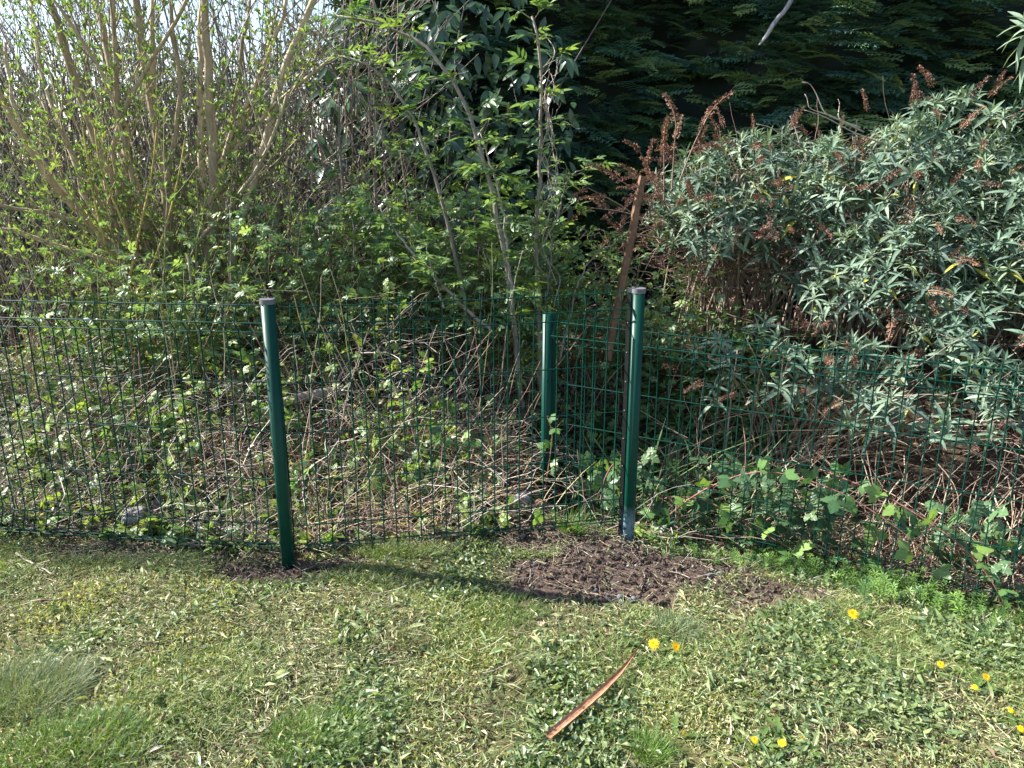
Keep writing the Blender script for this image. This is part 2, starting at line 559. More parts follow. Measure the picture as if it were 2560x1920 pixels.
make_post('green steel post with grey slotted cap at the lawn edge, leftmost of the three', A[0], A[1], H(*A) - .01, 1.035, .05, (0.0, .008), flange=False)
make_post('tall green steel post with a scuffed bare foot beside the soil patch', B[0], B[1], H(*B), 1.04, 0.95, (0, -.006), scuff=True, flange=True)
make_post('shorter capless green steel post standing back in the undergrowth', C3[0], C3[1], H(*C3) - .02, .842, -1.05, (0, 0), cap=False)

WZ = np.array([1.005, .945, .905, .715, .52, .325, .135, .065, .035])   # heights of the line wires above the panel foot
FOLD = {1: .030, 7: .030}

def wire_profile(h=1.022):
    pts = [(0, h)]
    for k, z in enumerate(WZ):
        f = FOLD.get(k, 0)
        pts.append((f, z))
    pts.append((0, .012))
    return np.array(pts)

def make_panel(label, p0, p1, z0, slack=0.004, tip=True):
    p0 = np.array(p0); p1 = np.array(p1); L = np.linalg.norm(p1[:2] - p0[:2])
    d = np.append(unit(p1[:2] - p0[:2]), 0); nrm = np.array([d[1], -d[0], 0])      # towards the lawn
    if nrm[1] > 0: nrm = -nrm
    dz = (p1[2] - p0[2]) / L
    t = thing('wire_fence', label, 'wire fence', tuple(p0), 'green welded wire fence panels')
    prof = wire_profile()
    P = np.column_stack([nrm[0] * prof[:, 0], nrm[1] * prof[:, 0], prof[:, 1]])
    b = Bake(); tubes(b, P, .0026, 5, (1, 1, 1), cap=False); vm = b.mesh('upright_wire', M_GREEN)
    n = int(L / .05)
    for k in range(n + 1):
        s = .012 + k * .05
        if s > L: break
        o = bpy.data.objects.new('upright_wire', vm); COL.objects.link(o); o.parent = t
        o.location = d * s + np.array([0, 0, dz * s]) + nrm * rng.normal(0, .0012)
        o.rotation_euler = (rng.normal(0, .002), rng.normal(0, .004), 0)
    for k, z in enumerate(WZ):
        f = FOLD.get(k, 0) + .0045
        s = np.linspace(0, L, 9)
        sag = slack * np.sin(PI * s / L)
        Q = nrm * f + d * s[:, None] + np.array([0, 0, 1]) * (z + dz * s - sag)[:, None]
        b = Bake(); tubes(b, Q, .0025, 5, (1, 1, 1), cap=False)
        o = bpy.data.objects.new('line_wire', b.mesh('line_wire', M_GREEN)); COL.objects.link(o); o.parent = t
    return t

zA = .005
endL = A + LEFTDIR * 2.5
off = .032
make_panel('green wire fence panel running from the capped post out of the picture', (A[0] - .012, A[1] + off, zA), (endL[0], endL[1] + off, zA + .0), zA)
make_panel('green wire fence panel between the capped post and the scuffed post', (A[0] + .012, A[1] + off, zA - .008), (B[0] - .02, B[1] + .02, .022), zA)
c3e = C3 + DIR3 * 2.52
make_panel('lower green wire fence panel running from the capless post past the grey-leaved shrubs', (C3[0] + .03, C3[1] - .01, -.20), (c3e[0], c3e[1], -.205), 0)

# ------------------------------------------------------------------ conifer hedge
def cypress_spray(n=9, width=.42, droop=.25, seed=0):
    r = np.random.default_rng(seed)
    V, Q, sh = [], [], []
    def strip(p, d, side, L, w, z0, tint):
        k = len(V)
        e = p + d * L
        V.extend([(p[0] - side[0] * w, p[1] - side[1] * w, z0), (p[0] + d[0] * L * .55 - side[0] * w * 1.1, p[1] + d[1] * L * .55 - side[1] * w * 1.1, z0 + .012),
                  (e[0], e[1], z0 - .03 * L), (p[0] + d[0] * L * .5 + side[0] * w, p[1] + d[1] * L * .5 + side[1] * w, z0 + .012)])
        Q.append((k, k + 1, k + 2, k + 3)); sh.extend([tint * .85, tint, tint * 1.35, tint])
    one = np.ones(3)
    for k in range(n):
        x = .06 + k / n * .92
        for s in (-1, 1):
            a = math.radians(r.uniform(32, 50)) * s
            L = width * (1 - .55 * x) * r.uniform(.8, 1.15)
            d = np.array([math.cos(a), math.sin(a)]); side = np.array([-d[1], d[0]])
            z = -droop * x * x + .02
            p = np.array([x, 0.])
            strip(p, d, side, L, .034, z, one)
            if L > .2:
                for m, sg in ((.35, 1), (.6, -1)):
                    a2 = a + sg * math.radians(38)
                    d2 = np.array([math.cos(a2), math.sin(a2)])
                    strip(p + d * L * m, d2, np.array([-d2[1], d2[0]]), L * .45, .03, z, one)
    strip(np.array([0., 0]), np.array([1., 0]), np.array([0, 1.]), 1.06, .018, -.02, one)
    return np.array(V), np.array(Q), np.zeros((0, 3), int), np.array(sh)

def hedge_front(x, z):
    return 6.75 - .28 * x + .16 * np.sin(1.9 * x + .6) + .12 * np.sin(3.7 * x + 1.1 * z) + .10 * np.sin(2.9 * z + x) + .04 * z * np.sin(x * .7)

def build_hedge():
    t = thing('conifer_hedge', 'tall dark green conifer hedge filling the back behind the shrubs', 'hedge', (3, 6.6, 0))
    # trunks and dark core
    b = Bake()
    for k in range(9):
        x = -.8 + k * 1.0
        P = walks([(x, 7.6 - .28 * x, -.1)], (0, 0, 1), 4.8, 8, .05)
        tubes(b, P, np.linspace(.09, .02, 8)[None], 7, (.09, .06, .045))
    part('trunk', b.mesh('trunk', M_BARK), t)
    # added core: uneven closed body that stops light, coloured dark for shaded gaps
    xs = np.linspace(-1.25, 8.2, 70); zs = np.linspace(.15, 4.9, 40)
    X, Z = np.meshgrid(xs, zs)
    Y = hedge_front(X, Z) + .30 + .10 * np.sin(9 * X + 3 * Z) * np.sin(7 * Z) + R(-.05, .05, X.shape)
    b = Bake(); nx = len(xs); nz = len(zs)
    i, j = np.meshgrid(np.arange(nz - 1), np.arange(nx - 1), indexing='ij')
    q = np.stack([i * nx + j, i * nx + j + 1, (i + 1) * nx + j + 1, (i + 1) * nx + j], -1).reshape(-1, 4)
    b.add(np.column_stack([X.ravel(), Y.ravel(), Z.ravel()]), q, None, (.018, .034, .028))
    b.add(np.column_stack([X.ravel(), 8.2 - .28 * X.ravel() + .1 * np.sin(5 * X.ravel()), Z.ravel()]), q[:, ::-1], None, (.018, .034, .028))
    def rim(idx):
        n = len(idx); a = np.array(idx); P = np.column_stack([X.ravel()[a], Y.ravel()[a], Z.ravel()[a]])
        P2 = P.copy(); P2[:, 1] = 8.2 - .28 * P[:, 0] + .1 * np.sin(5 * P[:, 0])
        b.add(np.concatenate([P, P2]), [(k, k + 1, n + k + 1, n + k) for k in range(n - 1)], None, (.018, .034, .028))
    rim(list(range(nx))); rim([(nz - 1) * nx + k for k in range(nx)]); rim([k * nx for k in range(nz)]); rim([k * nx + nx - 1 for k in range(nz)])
    part('dark_core', b.mesh('dark_core', M_CYPRESS), t, kind='stuff')
    tpl = [cypress_spray(7, .5, .28, s) for s in range(4)]
    def spots(n):
        x = R(-1.3, 8.0, n); z = R(.3, 4.9, n)
        u = R(0, 1, n)
        y = hedge_front(x, z) + .26 - .40 * u ** .6 + .10 * np.sin(7 * z + 2 * x + np.sin(3 * x))
        # sprays leave the hedge towards the viewer and right, nearly level, tips hanging a little
        a = rng.normal(-.35, .55, n)
        d = np.stack([np.cos(a) * .9, -.55 + .25 * np.sin(a * 2) + rng.normal(0, .12, n), rng.normal(.06, .20, n)], 1)
        L = R(.13, .27, n)
        c = pick([(.085, .14, .045), (.06, .11, .05), (.13, .165, .045), (.045, .09, .055)], n, .3)
        rm = frames(d, (0, -.35, 1), rng.normal(0, .4, n))
        return np.column_stack([x, y, z]), rm, L, c, u
    b = Bake()
    nb = 1750
    bx = R(-1.3, 7.5, nb); bz = R(.5, 4.8, nb)
    bd = R(-.14, .26, nb)
    ba = rng.normal(-.30, .5, nb)
    for tp in tpl:
        for q in range(2):
            k_ = rng.permutation(nb)[: int(nb * .9)]; n = len(k_)
            x = bx[k_] + rng.normal(0, .07, n); z = bz[k_] + rng.normal(0, .045, n)
            y = hedge_front(x, z) + bd[k_] + rng.normal(0, .03, n)
            a = ba[k_] + rng.normal(0, .38, n)
            d = np.stack([np.cos(a) * .85, -.6 + .3 * np.sin(a) + rng.normal(0, .1, n), rng.normal(.04, .16, n)], 1)
            c = pick([(.085, .185, .115), (.065, .15, .105), (.15, .24, .10), (.05, .12, .095)], n, .3)
            b.inst(tp, np.column_stack([x, y, z]), frames(d, (0, -.3, 1), rng.normal(0, .3, n)), R(.15, .31, n), c)
    # left end of the hedge
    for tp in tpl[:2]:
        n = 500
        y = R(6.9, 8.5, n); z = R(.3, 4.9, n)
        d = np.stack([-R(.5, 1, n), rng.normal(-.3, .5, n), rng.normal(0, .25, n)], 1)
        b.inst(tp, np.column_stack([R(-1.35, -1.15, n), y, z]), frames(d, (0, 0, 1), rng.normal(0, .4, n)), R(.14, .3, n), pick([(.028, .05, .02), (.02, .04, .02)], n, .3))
    part('foliage', b.mesh('foliage', M_CYPRESS, False), t, kind='stuff')
    me = []
    for tp in tpl:
        bb = Bake(); bb.inst(tp, [(0, 0, 0)], np.eye(3)[None], 1.0, (.20, .29, .11)); me.append(bb.mesh('spray', M_CYPRESS, False))
    p, rm, L, c, u = spots(900)
    p[:, 1] = hedge_front(p[:, 0], p[:, 2]) - R(.06, .16, 900)
    ok = (p[:, 0] < 4.2) & (p[:, 0] > -1) & (p[:, 2] > 1.0) & (p[:, 2] < 2.9)
    idx = np.nonzero(ok)[0][:290]
    for k, i_ in enumerate(idx):
        part('spray', me[k % 4], t, mat4(p[i_], rm[i_], L[i_]))
build_hedge()

# dead branch hanging out of the hedge
def dead_branch():
    pts = [at(1898, 112, 5.85), at(1908, 88, 5.85), at(1938, 58, 5.87), at(1965, 25, 5.93), at(2000, -40, 6.1), at(2030, -90, 6.4)]
    b = Bake(); P = smooth_path(pts, 14)
    P += rng.normal(0, .004, P.shape)
    tubes(b, P, np.r_[.006, np.linspace(.014, .021, 13)][None], 7, (.42, .39, .40))
    t = thing('dead_branch', 'bare grey dead branch poking down out of the dark hedge', 'branch', tuple(pts[-1]))
    part('limb', b.mesh('limb', M_BARK), t)
    b = Bake(); tubes(b, walks([P[7], P[9]], [(1, -.4, -.3), (-.8, -.5, .2)], .14, 5, .3), np.linspace(.005, .0015, 5)[None], 4, (.3, .27, .28))
    part('twig', b.mesh('twig', M_BARK), t)
dead_branch()

# ------------------------------------------------------------------ thicket of thin stems behind the willow
def thicket(name, label, cx, cy, w, dpt, h, ns, nleaf, lean=0, barkc=((.18, .15, .13), (.26, .23, .21), (.12, .095, .085)), leafc=((.11, .17, .075), (.15, .21, .085), (.08, .13, .065), (.16, .17, .11)), lsize=(.022, .05)):
    t = thing(name, label, 'shrub', (cx, cy, float(H(cx, cy))), 'thicket behind the willow')
    base = np.column_stack([cx + rng.normal(0, w * .32, ns), cy + rng.normal(0, dpt * .3, ns)])
    base = ground(base) - np.array([0, 0, .05])
    d = np.stack([(base[:, 0] - cx) / w * .55 + rng.normal(lean, .12, ns), rng.normal(0, .12, ns), np.ones(ns)], 1)
    L = R(.6, 1.0, ns) * h
    P = walks(base, d, L, 9, .22)
    bk = Bake()
    rad = R(.006, .017, ns)[:, None] * np.linspace(1, .25, 9)[None]
    tubes(bk, P, rad, 5, pick(barkc, ns))
    part('stems', bk.mesh('stems', M_BARK), t, kind='stuff')
    # side twigs
    m = 7
    tt = R(.18, 1, (ns, m)); o, tg = along(P, tt)
    dd = unit(tg.reshape(-1, 3) * .8 + rand_dirs(ns * m, -.2, .5) * .75)
    P2 = walks(o.reshape(-1, 3), dd, R(.2, .75, ns * m), 6, .3, (0, 0, .25))
    bk = Bake()
    tubes(bk, P2, R(.0018, .0045, ns * m)[:, None] * np.linspace(1, .35, 6)[None], 3, pick(barkc, ns * m))
    part('twigs', bk.mesh('twigs', M_BARK), t, kind='stuff')
    k = max(1, nleaf // (ns * m))
    lo, lt = along(P2, R(.15, 1, (ns * m, k)))
    lo = lo.reshape(-1, 3); lt = lt.reshape(-1, 3)
    n = len(lo)
    dl = unit(lt * .5 + rand_dirs(n, -.4, .8))
    L = R(*lsize, n)
    bk = Bake()
    bk.inst(MINI, lo, frames(dl, rand_dirs(n, .1, 1)), np.column_stack([L, L * R(.35, .6, n), L]), pick(leafc, n, .3))
    part('leaves', bk.mesh('leaves', M_LEAF, False), t, kind='stuff')

thicket('thicket_shrub', 'grey thin-stemmed shrub at the far edge of the picture behind the willow', -4.9, 7.2, 1.5, 1.4, 3.3, 80, 3800)
thicket('thicket_shrub', 'dense twiggy shrub directly behind the willow stems', -3.2, 6.8, 1.5, 1.4, 3.2, 100, 4200)
thicket('thicket_shrub', 'purplish grey upright shrub behind the willow, next to the cherry laurel', -1.95, 6.9, 1.3, 1.2, 3.3, 110, 3600, 0, ((.20, .17, .165), (.28, .25, .245), (.13, .105, .10)))
thicket('thicket_shrub', 'bushy dark shrub closing the gap low behind the willow base', -3.6, 6.1, 2.2, .8, 1.5, 90, 5000, 0)
thicket('thicket_shrub', 'far twiggy shrub with open top letting sky through', -2.7, 8.4, 2.4, 1.2, 4.0, 110, 6000)
thicket('thicket_shrub', 'far bare-topped shrub in the corner under the bright sky', -5.6, 8.6, 2.6, 1.2, 3.9, 110, 6000)
thicket('thicket_shrub', 'low leafy shrub in the shade between willow and laurel', -1.5, 5.9, 1.2, .8, 1.5, 80, 5000, 0)

def far_bushes():
    for lab, x0, x1, y, h, n in (('far hazy bushes closing the view behind the thicket, nearer the laurel', -4.2, -.9, 9.6, 2.75, 8000), ('far hazy bushes closing the view at the edge of the picture', -9.5, -4.2, 9.9, 2.6, 9000)):
        t = thing('far_bushes', lab, 'bush', ((x0 + x1) / 2, y, 0), 'far bushes behind the thicket')
        x = R(x0, x1, n); top = h * (1 + .10 * np.sin(2.3 * x) + .07 * np.sin(5.1 * x + 1)); z = R(.0, 1, n) ** .8 * top
        p = np.column_stack([x, y + rng.normal(0, .35, n), z]); L = R(.05, .11, n)
        b = Bake(); b.inst(MINI, p, frames(rand_dirs(n), rand_dirs(n)), np.column_stack([L, L * .6, L]), pick([(.12, .15, .08), (.16, .17, .11), (.09, .11, .07), (.15, .13, .11)], n, .25))
        part('foliage', b.mesh('foliage', M_LEAF, False), t, kind='stuff')
        m = 70; P = walks(np.column_stack([R(x0, x1, m), y + R(-.3, .3, m), np.zeros(m)]), np.stack([rng.normal(0, .15, m), rng.normal(0, .1, m), np.ones(m)], 1), R(.8, 1.2, m) * h, 7, .2)
        b = Bake(); tubes(b, P, np.linspace(.02, .006, 7)[None], 5, (.14, .11, .1)); part('stems', b.mesh('stems', M_BARK), t, kind='stuff')
far_bushes()

# ------------------------------------------------------------------ willow
def build_willow():
    base = np.array([-2.22, 5.05, float(H(-2.22, 5.05))])
    t = thing('willow_shrub', 'many-stemmed pale willow with olive stems and small yellow-green leaves', 'willow', tuple(base))
    s = 1 / 2.37
    lines = [  # pixel paths from the top down, radius at the foot, distance at top and foot
        ([(-60, 420), (0, 580), (95, 780), (250, 1000), (330, 1110), (510, 1310), (700, 1500)], .026, 4.7, 5.0),
        ([(250, -160), (300, 10), (390, 280), (440, 480), (530, 700), (610, 930), (720, 1130), (860, 1400)], .033, 4.9, 5.0),
        ([(510, -200), (560, 0), (620, 220), (650, 400), (690, 620), (740, 850), (790, 1080), (850, 1240)], .030, 5.4, 5.1),
        ([(770, -200), (800, 0), (840, 260), (890, 500), (920, 760), (960, 950), (985, 1080), (1000, 1300)], .036, 5.1, 5.05),
        ([(900, -180), (900, 0), (900, 160), (905, 450), (925, 760), (965, 1000)], .024, 5.6, 5.15),
        ([(1205, -200), (1215, 0), (1230, 400), (1250, 700), (1270, 950), (1260, 1300)], .036, 4.95, 5.0),
        ([(1200, -150), (1190, 100), (1190, 600), (1180, 850), (1210, 1280)], .025, 5.3, 5.1),
        ([(1940, -150), (1850, 30), (1700, 330), (1640, 580), (1600, 770), (1530, 1000), (1440, 1230), (1380, 1350)], .030, 5.0, 5.0),
        ([(1760, -150), (1700, 0), (1540, 450), (1470, 640), (1370, 780), (1290, 920)], .017, 5.2, 5.0),
        ([(1980, 330), (1880, 430), (1610, 630), (1430, 880), (1280, 950)], .014, 4.8, 4.98),
        ([(660, -200), (670, 0), (680, 500), (710, 700), (740, 880), (770, 1020), (850, 1230)], .020, 4.7, 4.95),
        ([(250, -80), (330, 20), (480, 220), (620, 430), (680, 550), (715, 720)], .015, 4.6, 4.8),
        ([(1180, -120), (1110, 0), (1000, 180), (880, 400), (720, 660), (640, 900)], .016, 4.6, 4.85),
        ([(1000, -120), (1020, 60), (1060, 350), (1070, 580), (1040, 800), (980, 1080), (970, 1300)], .018, 4.75, 4.9),
        ([(-120, 1180), (100, 1240), (300, 1255), (510, 1330), (880, 1640)], .018, 4.6, 4.9),
        ([(-100, 1330), (150, 1390), (420, 1480), (700, 1560), (900, 1660)], .018, 4.8, 4.95),
        ([(250, 600), (380, 800), (480, 1000), (600, 1220), (760, 1450), (900, 1600)], .015, 4.7, 4.9),
        ([(30, 250), (60, 600), (200, 900), (420, 1160), (600, 1380), (800, 1600)], .017, 5.4, 5.1),
        ([(1480, 0), (1440, 300), (1400, 560), (1380, 700), (1330, 900), (1290, 1100), (1280, 1300)], .017, 5.3, 5.1),
        ([(1600, 60), (1580, 400), (1500, 600), (1400, 850), (1310, 980)], .014, 5.5, 5.1),
        ([(180, 0), (220, 300), (260, 560), (400, 820), (470, 1100), (640, 1400), (820, 1600)], .018, 5.6, 5.1),
        ([(1700, 560), (1600, 900), (1400, 1180), (1250, 1350), (1100, 1500)], .014, 4.7, 4.9)]
    shoots_from = []
    footpx = np.array([930, 1750]) * s
    for pts, r, y0, y1 in lines:
        pts = np.array(pts, float) * s
        Ys = np.linspace(y0, y1, len(pts))
        W = [at(p[0], p[1], yy) for p, yy in zip(pts, Ys)]
        last = W[-1]
        root = base + np.array([(last[0] - base[0]) * .35 + rng.normal(0, .05), rng.normal(0, .06), -.08])
        mid = last * .5 + root * .5; mid[0] += (last[0] - base[0]) * .12
        W += [mid, root]
        W = smooth_path(np.array(W)[::-1], 22)
        W[1:-1] += rng.normal(0, .006, (20, 3))
        rad = r * np.linspace(1.3, .6, 22)
        c = pick([(.42, .32, .20), (.36, .28, .18), (.46, .37, .25)], 1)[0]
        b = Bake(); tubes(b, W, rad[None], 8, c)
        part('stem', b.mesh('stem', M_BARK), t)
        shoots_from.append(W)
    S = np.array(shoots_from)
    # yellow whip shoots
    for pts, Y in (([(480, 700), (520, 950), (570, 1250), (640, 1500)], 4.6), ([(930, 750), (900, 1050), (840, 1300), (770, 1650)], 4.5),
                   ([(1100, 800), (1060, 1050), (990, 1330), (880, 1650), (800, 1750)], 4.45), ([(560, 760), (590, 1000), (700, 1250), (800, 1500)], 4.55)):
        W = smooth_path([at(p[0] * s, p[1] * s, Y) for p in pts][::-1], 12)
        b = Bake(); tubes(b, W, np.linspace(.0075, .003, 12)[None], 6, (.42, .33, .09))
        part('yellow_shoot', b.mesh('yellow_shoot', M_BARK), t)
    # side shoots
    n0 = len(S); m = 12
    o, tg = along(S, R(.12, 1, (n0, m)))
    o = o.reshape(-1, 3); tg = tg.reshape(-1, 3); n = len(o)
    d = unit(tg + rand_dirs(n, -.1, .6) * .75)
    P = walks(o, d, R(.35, 1.1, n), 8, .25, (0, 0, .3))
    # extra shoots rising from low around the stool
    ne = 100
    bx = np.column_stack([base[0] + R(-1.4, 1.3, ne), base[1] + R(-.7, .6, ne), R(.3, .9, ne)])
    de = np.stack([(bx[:, 0] - base[0]) * .5 + rng.normal(0, .25, ne), rng.normal(-.1, .2, ne), np.ones(ne)], 1)
    P = np.concatenate([P, walks(bx, de, R(.4, 1.1, ne), 8, .3)])
    n = len(P)
    b = Bake(); tubes(b, P, R(.0025, .006, n)[:, None] * np.linspace(1, .4, 8)[None], 4, pick([(.30, .25, .17), (.22, .17, .13), (.38, .33, .24), (.36, .31, .15)], n))
    part('shoots', b.mesh('shoots', M_BARK), t, kind='stuff')
    m = 3
    o, tg = along(P, R(.2, 1, (n, m)))
    d = unit(tg.reshape(-1, 3) + rand_dirs(n * m, -.3, .6) * .9)
    P3 = walks(o.reshape(-1, 3), d, R(.12, .4, n * m), 5, .3, (0, 0, .2))
    b = Bake(); tubes(b, P3, R(.0014, .0025, n * m)[:, None] * np.linspace(1, .5, 5)[None], 3, pick([(.22, .16, .1), (.3, .24, .14)], n * m))
    part('twigs', b.mesh('twigs', M_BARK), t, kind='stuff')
    # leaf tufts at the nodes
    b = Bake()
    for PP, k in ((P, 9), (P3, 5)):
        o, tg = along(PP, np.clip(np.linspace(.12, 1, k)[None] + rng.normal(0, .03, (len(PP), k)), .02, .999))
        o = o.reshape(-1, 3); tg = tg.reshape(-1, 3)
        keep = R(0, 1, len(o)) < .5
        # barer and higher up to the back
        o, tg = o[keep], tg[keep]
        for q in range(3):
            nn = len(o)
            d = unit(tg * .9 + rand_dirs(nn, -.3, .7) * .9)
            L = R(.024, .056, nn)
            b.inst(MINI, o, frames(d, rand_dirs(nn, .1, 1)), np.column_stack([L, L * R(.3, .45, nn), L]), pick([(.16, .26, .09), (.20, .30, .10), (.11, .20, .08), (.24, .31, .09)], nn, .2))
    part('leaves', b.mesh('leaves', M_WILLOW, False), t, kind='stuff')
build_willow()

# young willow pole growing in front of the stool
def pole_sapling(name, label, pts, r, c, leafy=12):
    W = smooth_path(pts, 16)
    t = thing(name, label, 'sapling', tuple(W[0]))
    b = Bake(); tubes(b, W, np.linspace(r, r * .45, 16)[None], 7, c); part('stem', b.mesh('stem', M_BARK), t)
    P = W[None]
    o, tg = along(P, R(.3, 1, (1, leafy))); o = o[0]; tg = tg[0]
    P2 = walks(o, unit(tg + rand_dirs(leafy, -.1, .6)), R(.15, .5, leafy), 6, .3)
    b = Bake(); tubes(b, P2, np.linspace(.003, .0012, 6)[None], 4, c); part('twigs', b.mesh('twigs', M_BARK), t, kind='stuff')
    lo, lt = along(P2, R(.1, 1, (leafy, 14))); lo = lo.reshape(-1, 3); n = len(lo)
    b = Bake(); L = R(.02, .045, n)
    b.inst(MINI, lo, frames(unit(lt.reshape(-1, 3) + rand_dirs(n, -.3, .7)), rand_dirs(n, .1, 1)), np.column_stack([L, L * .38, L]), pick([(.17, .22, .045), (.12, .18, .05)], n))
    part('leaves', b.mesh('leaves', M_WILLOW, False), t, kind='stuff')
pole_sapling('willow_sapling', 'slim pale sapling trunk rising in front of the willow base', [at(372, 1000, 4.75), at(356, 900, 4.75), at(340, 800, 4.75), at(325, 720, 4.75), at(300, 600, 4.8), at(255, 430, 4.85)], .021, (.33, .26, .17))
pole_sapling('willow_sapling', 'thin grey-green sapling left of the capped post behind the wire', [at(535, 1080, 4.1), at(520, 1000, 4.1), at(510, 900, 4.12), at(490, 800, 4.15), at(470, 640, 4.2)], .013, (.28, .25, .16))
pole_sapling('willow_sapling', 'dark brown sapling pair at the far edge by the sunny grass', [at(190, 935, 5.6), at(182, 860, 5.6), at(172, 780, 5.6), at(165, 640, 5.65)], .028, (.16, .10, .06), 8)

# ------------------------------------------------------------------ compound and whorled leaf templates
def pinnate(pairs=2, width=.34, seed=0, droop=.2):
    r = np.random.default_rng(seed)
    L = leaf(width, 3, .18, .12, .85)
    it = []
    def put(x, ang, sc):
        d = np.array([math.cos(ang), math.sin(ang), r.uniform(-.25, .1)])
        it.append((L, (x, 0, -droop * x * x), frames(d, (0, 0, 1), np.array([r.uniform(-.4, .4)]))[0], np.array([sc, sc, sc]), np.ones(3) * r.uniform(.88, 1.15)))
    for k in range(pairs):
        x = .38 + .38 * k / max(pairs - .5, 1)
        for sg in (-1, 1): put(x, sg * r.uniform(.8, 1.1), r.uniform(.38, .5))
    put(.72, r.uniform(-.15, .15), .5)
    it.append((tube_tpl([(0, 0, 0), (.4, 0, -droop * .16), (.75, 0, -droop * .56)], np.array([[.012, .01, .008]]), 3), (0, 0, 0), np.eye(3), np.ones(3), np.array([1.1, 1.0, .9])))
    return merge(it)

def lobed(width=.8, seed=0):
    """toothed ovate leaflet with folded veins"""
    r = np.random.default_rng(seed)
    n = 7; V = [(0, 0, 0), (.5, 0, -.01), (1, 0, -.12)]; T = []
    for sg in (-1, 1):
        k0 = len(V)
        for k in range(n):
            x = (k + .5) / n
            w = width / 2 * math.sin(PI * min(1, x ** .75 * .98 + .02)) ** .7 * (1.0 if k % 2 == 0 else .78)
            V.append((x, sg * w, .10 * w * (1 if k % 2 == 0 else -.3) - .1 * x * x))
        ring = [0] + list(range(k0, k0 + n)) + [2]
        for a, b in zip(ring[:-1], ring[1:]):
            T.append((1, a, b) if sg < 0 else (1, b, a))
    V = np.array(V, float); sh = np.ones_like(V); sh[:3] = 1.15
    return V, np.zeros((0, 4), int), np.array(T), sh

def trifoliate(seed=0):
    r = np.random.default_rng(seed); it = []
    for x, a, s_ in ((.45, 0, .58), (.42, 1.25, .5), (.42, -1.25, .5)):
        d = np.array([math.cos(a), math.sin(a), r.uniform(-.3, .05)])
        it.append((lobed(.78, seed), (x, 0, -.03), frames(d, (0, 0, 1), np.array([r.uniform(-.3, .3)]))[0], np.ones(3) * s_, np.ones(3) * r.uniform(.9, 1.1)))
    it.append((tube_tpl([(0, 0, 0), (.25, 0, .0), (.46, 0, -.03)], np.array([[.012, .01, .008]]), 3), (0, 0, 0), np.eye(3), np.ones(3), np.array([1.2, .9, .8])))
    return merge(it)

def whorl(n=9, seed=0, spread=(.5, 1.35), width=.24, droop=.3, yellow=0):
    """shoot tip along z: opposite lance-shaped leaves, short and upright at the top, long and arching below"""
    r = np.random.default_rng(seed); it = []
    for k in range(n):
        f = k / (n - 1)                     # 0 tip .. 1 lowest
        a = (k % 2) * PI + (k // 2) * PI / 2 * 1.05 + r.uniform(-.25, .25)
        th = spread[0] * .35 + (spread[1] - spread[0] * .35) * f ** .8 + r.uniform(-.12, .12)
        d = np.array([math.sin(th) * math.cos(a), math.sin(th) * math.sin(a), math.cos(th)])
        Ln = (.45 + .6 * f ** .7) * r.uniform(.85, 1.1)
        tp = leaf(width, 4, droop * (.4 + f) + r.uniform(-.05, .12), .16, .8)
        tint = np.ones(3) * r.uniform(.85, 1.18)
        if yellow and k >= n - yellow: tint = np.array([2.3, 1.6, .4])
        it.append((tp, (0, 0, -.34 * f), frames(d, (0, 0, 1), np.array([r.uniform(-.35, .35)]))[0], np.array([Ln, Ln, Ln]), tint))
    it.append((tube_tpl([(0, 0, .12), (0, 0, -.2), (.02, 0, -.5)], np.array([[.012, .018, .022]]), 4), (0, 0, 0), np.eye(3), np.ones(3), np.array([1.1, 1.05, 1.0])))
    return merge(it)

def tpl_mesh(name, tpl, col, mat):
    b = Bake(); b.inst(tpl, [(0, 0, 0)], np.eye(3)[None], 1.0, col)
    return b.mesh(name, mat)

